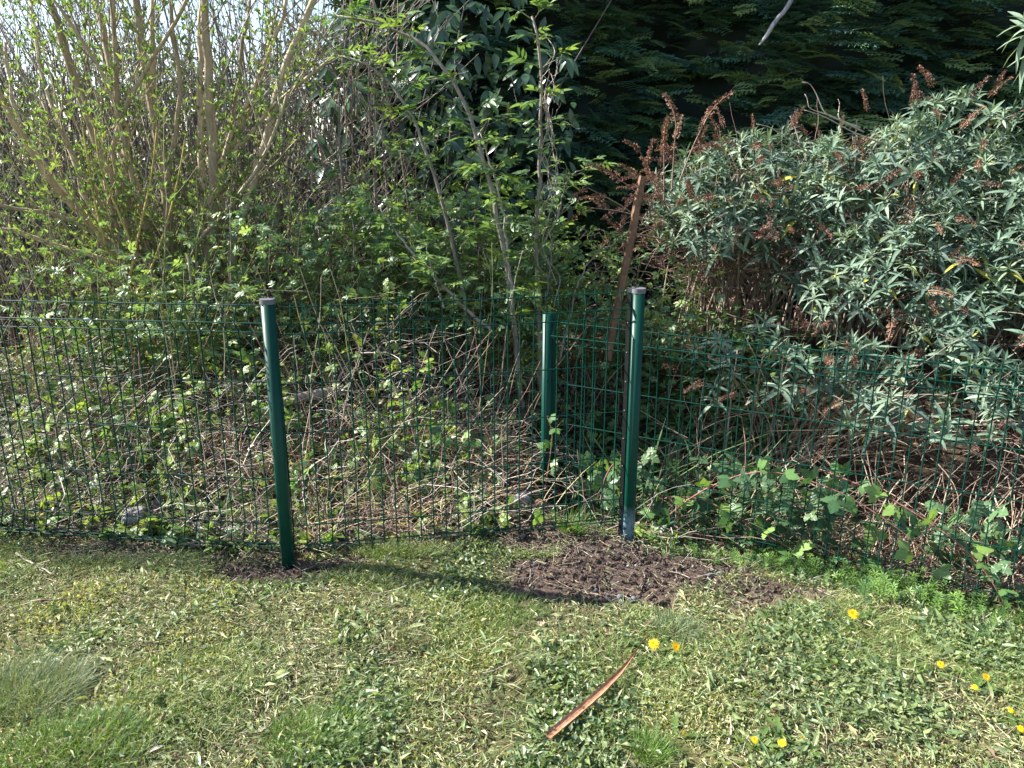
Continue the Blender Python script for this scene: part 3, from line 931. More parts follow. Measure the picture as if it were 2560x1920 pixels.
# ------------------------------------------------------------------ cherry laurel in the shade
def build_laurel():
    c = np.array([-.55, 5.95, 0.])
    t = thing('cherry_laurel', 'dark cherry laurel with big glossy drooping leaves in front of the hedge', 'shrub', (c[0], c[1], float(H(c[0], c[1]))))
    base = np.tile([c[0], c[1], 0.], (14, 1)) + np.column_stack([rng.normal(0, .2, 14), rng.normal(0, .12, 14), np.zeros(14)])
    d = np.stack([rng.normal(0, .28, 14), rng.normal(-.08, .12, 14), np.ones(14)], 1)
    P = walks(base, d, R(1.6, 2.7, 14), 9, .2)
    b = Bake(); tubes(b, P, np.linspace(.02, .006, 9)[None], 6, (.09, .07, .055)); part('branches', b.mesh('branches', M_BARK), t, kind='stuff')
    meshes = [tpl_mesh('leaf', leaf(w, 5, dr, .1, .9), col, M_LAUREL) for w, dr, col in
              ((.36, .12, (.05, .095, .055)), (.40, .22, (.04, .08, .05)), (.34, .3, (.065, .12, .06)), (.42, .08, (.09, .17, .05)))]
    n = 290
    px = R(860, 1390, 400); py = R(60, 560, 400)
    # clusters of hanging leaves at branch tips
    tips = []
    while len(tips) < 62:
        x = R(-1.45, .42); z = R(.8, 2.75)
        if ((x + .5) / 1.0) ** 2 + ((z - 1.7) / 1.15) ** 2 < 1: tips.append((x, R(5.45, 5.85), z))
    tips = np.array(tips)
    k = 0
    for i, tp in enumerate(tips):
        m = int(R(3.6, 5.6))
        a0 = R(0, 6.28)
        for j in range(m):
            if k >= n: break
            a = a0 + j * 2 * PI / m + rng.normal(0, .25)
            dd = np.array([math.cos(a) * .6, math.sin(a) * .55 - .25, R(-.95, -.25)])
            rm = frames(dd, (0, -.7, .6), np.array([rng.normal(0, .3)]))[0]
            s_ = R(.10, .165)
            part('leaf', meshes[int(R(0, 3.25))], t, mat4(tp, rm, s_)); k += 1
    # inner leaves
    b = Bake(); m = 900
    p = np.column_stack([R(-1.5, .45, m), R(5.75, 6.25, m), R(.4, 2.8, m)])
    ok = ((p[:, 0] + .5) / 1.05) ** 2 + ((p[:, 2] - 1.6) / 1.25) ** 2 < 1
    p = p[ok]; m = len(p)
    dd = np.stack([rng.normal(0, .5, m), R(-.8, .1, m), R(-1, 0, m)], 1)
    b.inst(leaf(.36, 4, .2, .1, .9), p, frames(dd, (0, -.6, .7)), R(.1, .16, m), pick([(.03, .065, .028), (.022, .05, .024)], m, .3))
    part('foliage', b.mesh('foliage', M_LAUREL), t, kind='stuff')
    # upright flower candles in bud
    spike = []
    r = np.random.default_rng(3)
    for q in range(46):
        z = .12 + .88 * q / 46; a = q * 2.4
        spike.append((MINI, (.05 * math.cos(a), .05 * math.sin(a), z), frames([math.cos(a), math.sin(a), .5])[0], np.array([.09, .07, .07]), np.ones(3) * r.uniform(.8, 1.2)))
    spike.append((tube_tpl([(0, 0, 0), (0, 0, .5), (0, 0, 1)], np.array([[.03, .02, .012]]), 4), (0, 0, 0), np.eye(3), np.ones(3), np.ones(3)))
    sm = tpl_mesh('flower_candle', merge(spike), (.13, .15, .06), M_LEAF)
    for (px_, py_) in ((1165, 195), (1190, 215), (1105, 270), (1115, 290), (1270, 290), (1275, 300), (1010, 200), (1205, 320), (1085, 330), (1030, 215), (1215, 275), (1180, 300)):
        p = at(px_, py_ + 18, 5.5)
        part('flower_candle', sm, t, mat4(p, np.array(Matrix.Rotation(rng.normal(0, .15), 3, 'X')), R(.10, .14)))
build_laurel()

# ------------------------------------------------------------------ elder saplings
ELDER_LEAF = [tpl_mesh('leaf', pinnate(p_, w_, s_), c_, M_LEAF) for p_, w_, s_, c_ in
              ((2, .34, 1, (.12, .21, .075)), (2, .38, 2, (.15, .25, .09)), (3, .3, 3, (.10, .18, .07)), (2, .36, 4, (.20, .29, .08)))]

def elder(label, pts, r, nodes=13, lsize=(.10, .17), bare_to=.0, tipleaf=1.0):
    W = smooth_path(pts, 26)
    W[1:-1] += rng.normal(0, .004, (24, 3))
    t = thing('elder_sapling', label, 'sapling', tuple(W[0]), 'elder saplings behind the fence')
    b = Bake(); tubes(b, W, np.linspace(r, r * .4, 26)[None], 7, pick([(.27, .225, .19), (.31, .27, .23)], 1)[0])
    part('stem', b.mesh('stem', M_BARK), t)
    tt = np.linspace(bare_to + .05, 1, nodes) + rng.normal(0, .008, nodes)
    o, tg = along(W[None], tt[None]); o, tg = o[0], tg[0]
    tw = Bake()
    for k in range(nodes):
        a0 = k * PI / 2 + rng.normal(0, .3)
        for sg in (0, PI):
            side = np.array([math.cos(a0 + sg), math.sin(a0 + sg), 0])
            d = unit(side * .8 + tg[k] * .7)
            Pt = walks([o[k]], d, R(.03, .09), 4, .2, (0, 0, .2))
            tubes(tw, Pt, np.linspace(.004, .002, 4)[None], 4, (.17, .19, .08))
            e = Pt[0, -1]
            m = 3 if k < nodes - 1 else 4
            for j in range(m):
                b_ = rng.normal(0, .9)
                dd = unit(side * math.cos(b_) + np.cross([0, 0, 1], side) * math.sin(b_) + np.array([0, 0, R(-.15, .75)]))
                s_ = R(*lsize) * (1 if k < nodes - 2 else .8 * tipleaf)
                part('leaf', ELDER_LEAF[int(R(0, 4))], t, mat4(e, frames(dd, (0, 0, 1), np.array([rng.normal(0, .35)]))[0], s_))
    part('leaf_stalks', tw.mesh('leaf_stalks', M_BARK), t, kind='stuff')
    return W

Ye = 4.3
elder('upright elder stem wound with dry vine, tallest against the dark hedge', [at(1352, 1010, 4.35), at(1347, 800, 4.35), at(1340, 620, 4.35), at(1350, 430, 4.33), at(1356, 250, 4.32), at(1350, 120, 4.3), at(1330, 40, 4.28)], .016, 15)
elder('long elder stem arching up over the laurel leaves', [at(1310, 1060, 4.25), at(1290, 850, 4.25), at(1265, 660, 4.25), at(1235, 500, 4.25), at(1190, 320, 4.28), at(1130, 190, 4.3), at(1060, 100, 4.35), at(960, 55, 4.4), at(840, 40, 4.45)], .017, 17)
elder('elder stem leaning over the wild rose thicket', [at(1185, 880, 4.45), at(1140, 650, 4.45), at(1105, 500, 4.45), at(1070, 380, 4.47), at(1010, 250, 4.5), at(930, 160, 4.55), at(860, 140, 4.6)], .014, 14)
elder('short pale elder shoot beside the long arching stem', [at(1285, 800, 4.15), at(1262, 560, 4.15), at(1235, 430, 4.15), at(1200, 330, 4.15)], .009, 7, bare_to=.35)
elder('slanting elder stem low behind the wire, between stump and posts', [at(1230, 830, 4.1), at(1150, 760, 4.1), at(1070, 670, 4.12), at(1000, 600, 4.15), at(950, 520, 4.2)], .010, 7, (.08, .13))
elder('small elder shoot reaching out by the leaning wooden stake', [at(1365, 760, 4.4), at(1385, 580, 4.4), at(1420, 440, 4.42), at(1465, 420, 4.45)], .007, 6, (.08, .14), .3)
elder('leafy elder shoot in front of the stump', [at(905, 800, 4.5), at(895, 700, 4.5), at(885, 620, 4.5), at(880, 540, 4.52)], .007, 6, (.10, .15), .3)
elder('bright elder shoot standing alone above the fence wire', [at(1110, 770, 4.0), at(1085, 690, 4.0), at(1070, 640, 4.0)], .006, 4, (.09, .14), .3)
elder('arching elder shoot with yellowish tips right of the upright stem', [at(1400, 900, 4.3), at(1440, 720, 4.3), at(1480, 640, 4.3), at(1540, 605, 4.32)], .007, 6, (.08, .12), .3)

def dry_vine():
    t = thing('dry_vine', 'tangled pale dry vine hanging around the upright elder stem', 'vine', tuple(at(1360, 900, 4.28)))
    for k in range(7):
        y0 = [80, 180, 150, 300, 250, 420, 200][k]; y1 = [420, 520, 610, 700, 480, 760, 560][k]
        ys = np.linspace(y0, y1, 13)
        W = np.array([at(1368 + 14 * math.sin(i * .9 + k) + rng.normal(0, 9) + (k % 3) * 8, y + rng.normal(0, 8), 4.25 + .06 * math.cos(i * .9 + k)) for i, y in enumerate(ys)])
        W = smooth_path(W, 30)
        b = Bake(); tubes(b, W, .0022, 4, (.40, .33, .29)); part('strand', b.mesh('strand', M_DRY), t)
    for k in range(16):
        p = at(1365 + R(-25, 45), R(130, 560), 4.24)
        W = walks([p], rand_dirs(1), .14, 9, 1.6)
        b = Bake(); tubes(b, W, np.linspace(.0015, .0009, 9)[None], 3, (.42, .36, .32)); part('tendril', b.mesh('tendril', M_DRY), t)
dry_vine()

# bare grey stems left of the saplings
def bare_shrub():
    c = at(930, 900, 5.15)
    t = thing('bare_shrub', 'bare upright grey-brown stems with crossing dead twigs beside the laurel', 'shrub', (c[0], c[1], .1))
    for pts in ([(955, 800), (945, 520), (925, 330), (920, 200), (935, 60)], [(935, 800), (940, 470), (935, 250), (945, 60), (960, -40)], [(900, 800), (860, 500), (845, 330), (850, 180), (880, 20)],
                [(985, 780), (975, 560), (955, 330), (960, 150), (985, 0), (1000, -60)], [(860, 790), (880, 560), (905, 380), (950, 260), (1000, 150), (1055, 0)], [(870, 780), (850, 560), (790, 330), (740, 200)]):
        W = smooth_path([at(*p, 5.15 + R(-.15, .15)) for p in pts], 18)
        b = Bake(); tubes(b, W, np.linspace(.013, .004, 18)[None], 6, pick([(.19, .14, .125), (.24, .19, .17)], 1)[0]); part('stem', b.mesh('stem', M_BARK), t)
    n = 130
    p = np.array([at(R(760, 1010), R(80, 640), R(4.9, 5.3)) for _ in range(n)])
    d = np.stack([R(-1, 1, n), R(-.2, .2, n), R(.1, 1.1, n)], 1)
    b = Bake(); tubes(b, walks(p, d, R(.3, .9, n), 7, .15), R(.002, .0055, n)[:, None] * np.linspace(1, .4, 7)[None], 4, pick([(.34, .28, .22), (.26, .21, .17), (.18, .13, .11)], n))
    part('dead_twigs', b.mesh('dead_twigs', M_DRY), t, kind='stuff')
bare_shrub()

# ------------------------------------------------------------------ wild rose scrub: masses of small leaflets
def rose(label, cx, cy, rx, ry, z0, z1, nst, nl, cols=((.14, .24, .105), (.18, .28, .115), (.11, .20, .10), (.24, .32, .12))):
    t = thing('wild_rose', label, 'shrub', (cx, cy, float(H(cx, cy))), 'wild rose scrub behind the fence')
    base = ground(np.column_stack([cx + R(-rx, rx, nst) * .7, cy + R(-ry, ry, nst) * .6]))
    d = np.stack([rng.normal(0, .4, nst), rng.normal(-.1, .25, nst), np.ones(nst)], 1)
    P = walks(base, d, R(.7, 1.15, nst) * z1, 9, .45, (0, 0, -.9))
    b = Bake(); tubes(b, P, R(.003, .006, nst)[:, None] * np.linspace(1, .4, 9)[None], 5, pick([(.16, .17, .07), (.22, .17, .11), (.28, .23, .16)], nst))
    part('canes', b.mesh('canes', M_BARK), t, kind='stuff')
    m = 6
    o, tg = along(P, R(.25, 1, (nst, m)))
    P2 = walks(o.reshape(-1, 3), unit(tg.reshape(-1, 3) * .4 + rand_dirs(nst * m, -.2, .8)), R(.12, .4, nst * m), 6, .4)
    b = Bake(); tubes(b, P2, np.linspace(.0022, .001, 6)[None], 3, pick([(.15, .16, .07), (.25, .2, .13)], nst * m))
    part('twigs', b.mesh('twigs', M_BARK), t, kind='stuff')
    # leaves along the twigs and through the mass
    lo, lt = along(P2, R(.1, 1, (nst * m, max(1, int(nl * .6 / (nst * m)))))); lo = lo.reshape(-1, 3)
    k = int(nl * .4)
    f = np.column_stack([cx + rng.normal(0, rx * .55, k), cy + rng.normal(0, ry * .5, k), R(z0, z1, k)])
    lo = np.concatenate([lo, f]); n = len(lo)
    tp = [pinnate(2, .5, s_, .15) for s_ in (11, 12)]
    b = Bake(); cc = pick(cols, n, .22)
    h = n // 2
    for q, sl in ((0, slice(0, h)), (1, slice(h, n))):
        nn = len(lo[sl])
        b.inst(tp[q], lo[sl], frames(rand_dirs(nn, -.3, .7), rand_dirs(nn, .4, 1)), R(.045, .085, nn), cc[sl])
    part('leaves', b.mesh('leaves', M_LEAF, False), t, kind='stuff')

rose('wild rose mass of small green leaves right above the capped post', -1.15, 4.75, .7, .45, .45, 1.25, 28, 2100)
rose('low wild rose clump at the foot of the willow', -2.0, 4.45, .7, .45, .3, .95, 26, 1700, ((.17, .26, .10), (.22, .31, .11), (.13, .22, .10)))
rose('wild rose scrub in the middle, under the leaning elder stem', -.35, 4.75, .6, .4, .5, 1.35, 28, 2000)
rose('wild rose tangle at the foot of the upright elder stem', .2, 4.75, .55, .35, .45, 1.15, 20, 1200)
rose('loose rose briar by the leaning wooden stake', .75, 4.7, .4, .35, .35, .8, 12, 500)

# ------------------------------------------------------------------ butterfly bush (grey felted leaves, dry flower heads)
BW = [whorl(9, s_, (.5, 1.4), .215, .38) for s_ in range(4)] + [whorl(10, 8, (.6, 1.75), .21, .5), whorl(9, 9, (.6, 1.7), .22, .5, 1)]
BCOL = [(.135, .205, .145), (.095, .16, .115), (.18, .25, .175), (.115, .17, .14)]
BMESH = [tpl_mesh('leaf_sprig', tp, c_, M_BUDD) for tp, c_ in zip(BW, BCOL + [(.18, .25, .18), (.17, .23, .14)])]

def panicle(seed):
    r = np.random.default_rng(seed); it = []
    bend = r.uniform(.2, .9)
    def ax(f): return np.array([f, 0, -bend * f * f * .6])
    for q in range(120):
        f = r.uniform(.05, 1); a = r.uniform(0, 6.28); w = .12 * (1 - .75 * f) * r.uniform(.3, 1)
        p = ax(f) + np.array([0, math.cos(a) * w, math.sin(a) * w])
        it.append((MINI, p, frames([r.uniform(-.2, 1), math.cos(a), math.sin(a)])[0], np.array([.07, .055, .05]) * r.uniform(.6, 1.2), np.ones(3) * r.uniform(.6, 1.35)))
    it.append((tube_tpl([ax(0), ax(.35), ax(.7), ax(1)], np.array([[.018, .015, .012, .008]]), 4), (0, 0, 0), np.eye(3), np.ones(3), np.ones(3)))
    return merge(it)
PAN = [tpl_mesh('seed_head', panicle(s_), c_, M_THATCH) for s_, c_ in ((1, (.22, .12, .09)), (2, (.28, .165, .12)), (3, (.15, .085, .07)))]

def budd(label, ell, n_own, n_bulk, heads, nbr, ylim=None):
    """ell: list of ellipsoids (cx,cy,cz,rx,ry,rz)"""
    e0 = ell[0]
    t = thing('butterfly_bush', label, 'shrub', (e0[0], e0[1], float(H(e0[0], e0[1]))), 'butterfly bushes behind the lower fence panel')
    vol = np.array([e[3] * e[5] for e in ell]); pr = vol / vol.sum()
    def shell(n, lo, hi, front=.35):
        out, nr = [], []
        while len(out) < n:
            e = ell[rng.choice(len(ell), p=pr)]
            d = rand_dirs(1, -.35, 1)[0]
            if d[1] > front: continue
            r = R(lo, hi)
            p = np.array(e[:3]) + d * np.array(e[3:]) * r
            inside = any((((p - np.array(f[:3])) / np.array(f[3:])) ** 2).sum() < lo * lo * .8 for f in ell if f is not e)
            if inside or p[2] < -.1: continue
            out.append(p); nr.append(unit(d / np.array(e[3:])))
        return np.array(out), np.array(nr)
    # branches from the base into the crown
    tips, tn = shell(nbr, .55, .95, .6)
    paths = []
    for p in tips:
        b0 = np.array([e0[0] + rng.normal(0, .18) + (p[0] - e0[0]) * .3, e0[1] + .15 + rng.normal(0, .12), H(e0[0], e0[1])])
        mid = b0 * .45 + p * .55 + np.array([0, 0, .18])
        paths.append(smooth_path([b0, b0 * .7 + mid * .3 + np.array([0, 0, .1]), mid, p], 9))
    paths = np.array(paths)
    b = Bake(); tubes(b, paths, R(.004, .011, nbr)[:, None] * np.linspace(1, .3, 9)[None], 5, pick([(.34, .28, .22), (.24, .18, .14), (.42, .36, .29)], nbr))
    part('branches', b.mesh('branches', M_DRY), t, kind='stuff')
    # thin dry side twigs bristling out of the crown
    m2 = nbr * 4
    o2, t2 = along(paths, R(.35, 1, (nbr, 4))); o2 = o2.reshape(-1, 3); t2 = t2.reshape(-1, 3)
    P2 = walks(o2, unit(t2 * .6 + rand_dirs(m2, -.3, .8) + np.array([-.1, -.35, 0])), R(.12, .45, m2), 6, .35)
    b = Bake(); tubes(b, P2, R(.0012, .0028, m2)[:, None] * np.linspace(1, .5, 6)[None], 3, pick([(.40, .33, .26), (.28, .21, .16), (.34, .22, .17)], m2))
    part('dry_twigs', b.mesh('dry_twigs', M_DRY), t, kind='stuff')
    def orient(nr):
        n = len(nr)
        z = unit(nr * .6 + np.array([0, -.1, .85]) + rng.normal(0, .38, (n, 3)))
        x = unit(np.cross(z, rand_dirs(n)))
        y = np.cross(z, x)
        return np.stack([x, y, z], 2)
    p, nr = shell(n_own, .92, 1.06, .1)
    rm = orient(nr)
    for k in range(n_own):
        i_ = int(R(0, 5.6))
        part('leaf_sprig', BMESH[i_], t, mat4(p[k], rm[k], R(.06, .125)))
    b = Bake()
    p, nr = shell(n_bulk, .6, 1.0, .5)
    rm = orient(nr)
    g = np.array_split(np.arange(n_bulk), 6)
    for q, ix in enumerate(g):
        b.inst(BW[q], p[ix], rm[ix], R(.055, .12, len(ix)), pick(BCOL, len(ix), .2))
    part('foliage', b.mesh('foliage', M_BUDD), t, kind='stuff')
    p, nr = shell(heads, .95, 1.16, .1)
    for k in range(heads):
        d = unit(nr[k] + np.array([rng.normal(-.2, .5), -.2, rng.normal(.1, .4)]))
        part('seed_head', PAN[int(R(0, 3))], t, mat4(p[k], frames(d, (0, 0, 1), np.array([R(-1, 1)]))[0], R(.10, .19)))
    return t

budd('grey-leaved butterfly bush with many brown flower heads beside the leaning stake', [(1.6, 5.05, 1.27, .72, .6, .43), (1.3, 4.85, 1.1, .42, .45, .30)], 150, 300, 90, 120)
budd('tall grey-leaved butterfly bush in the middle of the row', [(2.3, 4.75, 1.05, .78, .7, .74), (2.15, 4.25, .82, .55, .5, .42), (2.55, 4.7, 1.3, .5, .5, .6)], 220, 520, 44, 130)
budd('lush grey-green butterfly bush at the edge of the picture', [(3.1, 4.4, .95, .85, .75, .90), (2.65, 3.85, .52, .62, .5, .56)], 250, 560, 26, 120)
# low grey-leaved outlier shoots by the fence
budd('low butterfly bush shoots leaning on the lower fence panel', [(1.45, 3.9, .45, .55, .3, .27), (2.1, 3.55, .34, .5, .28, .33)], 64, 70, 20, 40)

# dead flower-head tangle hanging left of the bush, over the stake
def dead_tops():
    t = thing('dead_flower_spray', 'bare branch of curled brown dead flower heads over the wooden stake', 'branch', tuple(at(1650, 560, 4.55)))
    b = Bake(); ends = []
    for (x0, y0, x1, y1) in ((1640, 560, 1480, 520), (1650, 540, 1520, 430), (1660, 520, 1600, 380), (1660, 500, 1660, 350), (1640, 580, 1470, 470), (1680, 470, 1690, 310), (1700, 450, 1770, 290), (1660, 600, 1530, 590), (1700, 500, 1600, 440)):
        W = smooth_path([at(x0, y0, 4.6), at((x0 + x1) / 2, (y0 + y1) / 2 - 12, 4.52), at(x1, y1, 4.45)], 9)
        tubes(b, W[None], np.linspace(.005, .002, 9)[None], 4, (.3, .22, .17)); ends.append((W[-1], W[-1] - W[-2])); ends.append((W[6], W[6] - W[5] + np.array([.0, 0, .03]))); ends.append((W[4], W[5] - W[4] + np.array([.0, 0, -.04])))
    part('twigs', b.mesh('twigs', M_DRY), t, kind='stuff')
    for k, (p, d) in enumerate(ends):
        part('seed_head', PAN[k % 3], t, mat4(p, frames(unit(d) + rng.normal(0, .25, 3), (0, 0, 1), np.array([R(-.6, .6)]))[0], R(.13, .20)))
dead_tops()

# bare curling twigs on top of the bushes
def bare_tops():
    t = thing('bare_twig_cluster', 'pale bare curling twigs sticking up out of the butterfly bush against the hedge', 'branch', tuple(at(2120, 330, 4.7)))
    for pts in ([(2150, 320), (2060, 285), (2040, 230), (2020, 200), (2005, 205)], [(2160, 330), (2080, 290), (2015, 270), (2025, 245), (2012, 235)], [(2210, 360), (2130, 330), (2060, 290), (2010, 275)], [(2030, 390), (1960, 340), (1920, 315), (1890, 310)],
                [(2110, 310), (2095, 290), (2100, 255), (2095, 248)], [(2000, 360), (1985, 310), (1975, 290)]):
        W = smooth_path([at(*p, 4.62) for p in pts], 16)
        b = Bake(); tubes(b, W, np.linspace(.005, .0016, 16)[None], 5, (.42, .36, .30)); part('twig', b.mesh('twig', M_DRY), t)
    for p in ((1985, 285), (1995, 270)): part('seed_head', PAN[2], t, mat4(at(*p, 4.6), frames([-.3, 0, -1])[0], .11))
bare_tops()
# overhanging sprig at the picture's edge
def edge_sprig():
    t = thing('overhanging_sprig', 'pale leafy butterfly bush sprig hanging in at the upper corner before the hedge', 'branch', tuple(at(2620, 260, 4.0)))
    W = smooth_path([at(2640, 420, 4.05), at(2625, 200, 4.0), at(2590, 60, 4.0), at(2560, 45, 4.0)], 10)
    b = Bake(); tubes(b, W, np.linspace(.008, .003, 10)[None], 5, (.35, .3, .24)); part('stem', b.mesh('stem', M_DRY), t)
    for p, s_ in (((2562, 50), .17), ((2575, 75), .2), ((2600, 120), .2)):
        part('leaf_sprig', BMESH[4], t, mat4(at(*p, 4.0), np.array(Matrix.Rotation(-.6, 3, 'Y')), s_))
edge_sprig()

# ------------------------------------------------------------------ undergrowth behind the fence
def mat_height(x, y):
    d = y - fence_y(np.clip(x, -4, 1))
    return (.07 + .48 * ss((d - .1) / 1.3)) * (.7 + .45 * np.sin(3.3 * x + 1) * np.sin(2.9 * y + x) + .25 * np.sin(7 * x + 3 * y))

def back_points(n, ymax=5.1, xlo=-3.9, xhi=.75, clear=True):
    out = []
    while sum(map(len, out)) < n:
        m = n * 2
        x = R(xlo, xhi, m); y = fence_y(np.clip(x, -4, 1)) + .06 + (R(0, 1, m) ** 1.25) * (ymax - 2.9)
        ok = (y < ymax)
        ok &= ~((x > .1) & (behind3(x, y) > -.05) & (y < 4.2) & (x > C3[0]))
        hole = np.exp(-(((x + .62) / .17) ** 2 + ((y - 3.0) / .14) ** 2))          # dark hollow right of the capped post
        ok &= R(0, 1, m) > hole * .93
        ok &= ~((x > -.05) & (x < .5) & (y < 3.6) & (R(0, 1, m) < .85))
        ok &= ~((x < -2.6) & (y > 4.5) & (R(0, 1, m) < .8))
        out.append(np.column_stack([x, y])[ok])
    return np.concatenate(out)[:n]

def undergrowth():
    # tangle of dead stems
    n = 5600
    p = back_points(n); h = np.maximum(.04, mat_height(p[:, 0], p[:, 1]))
    z = H(p[:, 0], p[:, 1]) + R(0, 1, n) ** 1.3 * h
    d = rand_dirs(n, -.15, .75)
    P = walks(np.column_stack([p, z]), d, R(.12, .48, n), 6, .85, (0, 0, -.35))
    P[..., 2] = np.maximum(P[..., 2], H(P[..., 0], P[..., 1]) + .003)
    lim = fence_y(np.clip(P[..., 0], -4, 1)) + .05
    P[..., 1] = np.where(P[..., 0] < .45, np.maximum(P[..., 1], lim), P[..., 1])
    b = Bake(); tubes(b, P, R(.0011, .0032, n)[:, None] * np.linspace(1, .6, 6)[None], 3, pick([(.34, .30, .265), (.22, .175, .15), (.15, .10, .09), (.44, .39, .33), (.09, .065, .06)], n))
    o = part('dead_stems', b.mesh('dead_stems', M_DRY)); tag(o, 'tangle of grey and brown dead stems behind the fence', 'undergrowth', kind='stuff')
    # matted tan grass close to the fence
    n = 7000
    p = back_points(n, 4.0); p = p[p[:, 1] > fence_y(np.clip(p[:, 0], -4, 1)) + .13]; n = len(p)
    cl = np.sin(5 * p[:, 0] + 2.1) * np.sin(6 * p[:, 1]) + .4 * np.sin(11 * p[:, 0]) + 1.2 * np.exp(-((p[:, 0] + .12) / .25) ** 2) + .8 * np.exp(-((p[:, 0] + .75) / .3) ** 2)
    p = p[cl + R(-.5, .5, n) > .55]; n = len(p)
    d = np.stack([rng.normal(0, .6, n), rng.normal(-.05, .45, n), R(.25, 1, n)], 1)
    L = R(.12, .34, n)
    b = Bake()
    for q, ix in enumerate(np.array_split(np.arange(n), 3)):
        b.inst(blade([.25, .5, .8][q]), ground(p[ix]), frames(d[ix], (0, 0, 1), R(-1, 1, len(ix))), np.column_stack([L[ix], R(.0025, .005, len(ix)), L[ix]]),
               pick([(.36, .26, .17), (.43, .33, .22), (.30, .20, .13), (.40, .34, .2)], len(ix)))
    o = part('dry_grass', b.mesh('dry_grass', M_THATCH)); tag(o, 'matted tan dry grass along the foot of the fence', 'dry grass', kind='stuff')
    # bramble and nettle leaves
    tri = [trifoliate(s_) for s_ in (1, 2, 3)]
    n = 6200
    p = back_points(n)
    cl = np.sin(4.2 * p[:, 0] + .7) * np.sin(4.7 * p[:, 1] + 1.2) + .5 * np.sin(9 * p[:, 0] + 5 * p[:, 1]) + np.where(p[:, 0] < -1.0, .45, 0)
    p = p[cl + R(-.7, .7, n) > -.1]; n = len(p)
    h = np.maximum(.05, mat_height(p[:, 0], p[:, 1]))
    z = H(p[:, 0], p[:, 1]) + R(.1, 1.15, n) * h
    b = Bake()
    cols = [(.13, .22, .07), (.17, .27, .075), (.10, .18, .065), (.23, .31, .08)]
    for q, ix in enumerate(np.array_split(rng.permutation(n), 3)):
        m = len(ix)
        b.inst(tri[q], np.column_stack([p[ix], z[ix]]), frames(rand_dirs(m, -.4, .6), rand_dirs(m, .3, 1)), R(.045, .10, m), pick(cols, m, .2))
    # the same leaves along the lower panel
    n = 620; s3 = R(.1, 2.0, n); q3 = R(-.02, .45, n); xy = C3 + DIR3 * s3[:, None] + NRM3 * q3[:, None]
    keep = R(0, 1, n) < .25 + .75 * ss(.4 + np.sin(7 * s3 + 3 * q3)); xy = xy[keep]; n = len(xy)
    b.inst(tri[0], np.column_stack([xy, H(xy[:, 0], xy[:, 1]) + R(0, 1, n) ** 1.4 * .42]), frames(unit(rand_dirs(n, -.4, .6) + np.array([0, -.4, 0])), unit(rand_dirs(n, .3, 1) + np.array([0, -.6, 0]))), R(.06, .12, n), pick([(.09, .17, .075), (.12, .21, .08), (.07, .14, .07)], n, .2))
    o = part('bramble_leaves', b.mesh('bramble_leaves', M_LEAF, False)); tag(o, 'fresh green bramble and nettle leaves scattered through the dead stems', 'undergrowth', kind='stuff')
    # small bright seedlings and ground leaves
    n = 15000
    p = back_points(n, 5.6); h = np.maximum(.04, mat_height(p[:, 0], p[:, 1]))
    z = H(p[:, 0], p[:, 1]) + R(0, 1, n) ** 1.5 * h
    L = R(.014, .042, n)
    b = Bake(); b.inst(MINI, np.column_stack([p, z]), frames(rand_dirs(n, -.3, .7), rand_dirs(n, .2, 1)), np.column_stack([L, L * R(.4, .8, n), L]), pick([(.15, .23, .08), (.20, .28, .09), (.10, .17, .07), (.26, .30, .12), (.34, .28, .17)], n, .25))
    o = part('small_leaves', b.mesh('small_leaves', M_LEAF, False)); tag(o, 'small bright leaves and seedlings low between the stems', 'undergrowth', kind='stuff')
    # upright thin canes crossing the scene above the tangle
    n = 260
    p = back_points(n, 4.9); z = H(p[:, 0], p[:, 1])
    d = np.stack([rng.normal(0, .35, n), rng.normal(0, .2, n), np.ones(n)], 1)
    P = walks(np.column_stack([p, z]), d, R(.4, 1.15, n) * ss((p[:, 1] - 2.8) / 1.0), 8, .3, (0, 0, -.3))
    b = Bake(); tubes(b, P, R(.0018, .004, n)[:, None] * np.linspace(1, .5, 8)[None], 4, pick([(.36, .29, .23), (.26, .19, .15), (.22, .21, .10), (.30, .16, .13)], n))
    o = part('upright_canes', b.mesh('upright_canes', M_DRY)); tag(o, 'thin upright dead canes standing in the undergrowth', 'undergrowth', kind='stuff')
undergrowth()

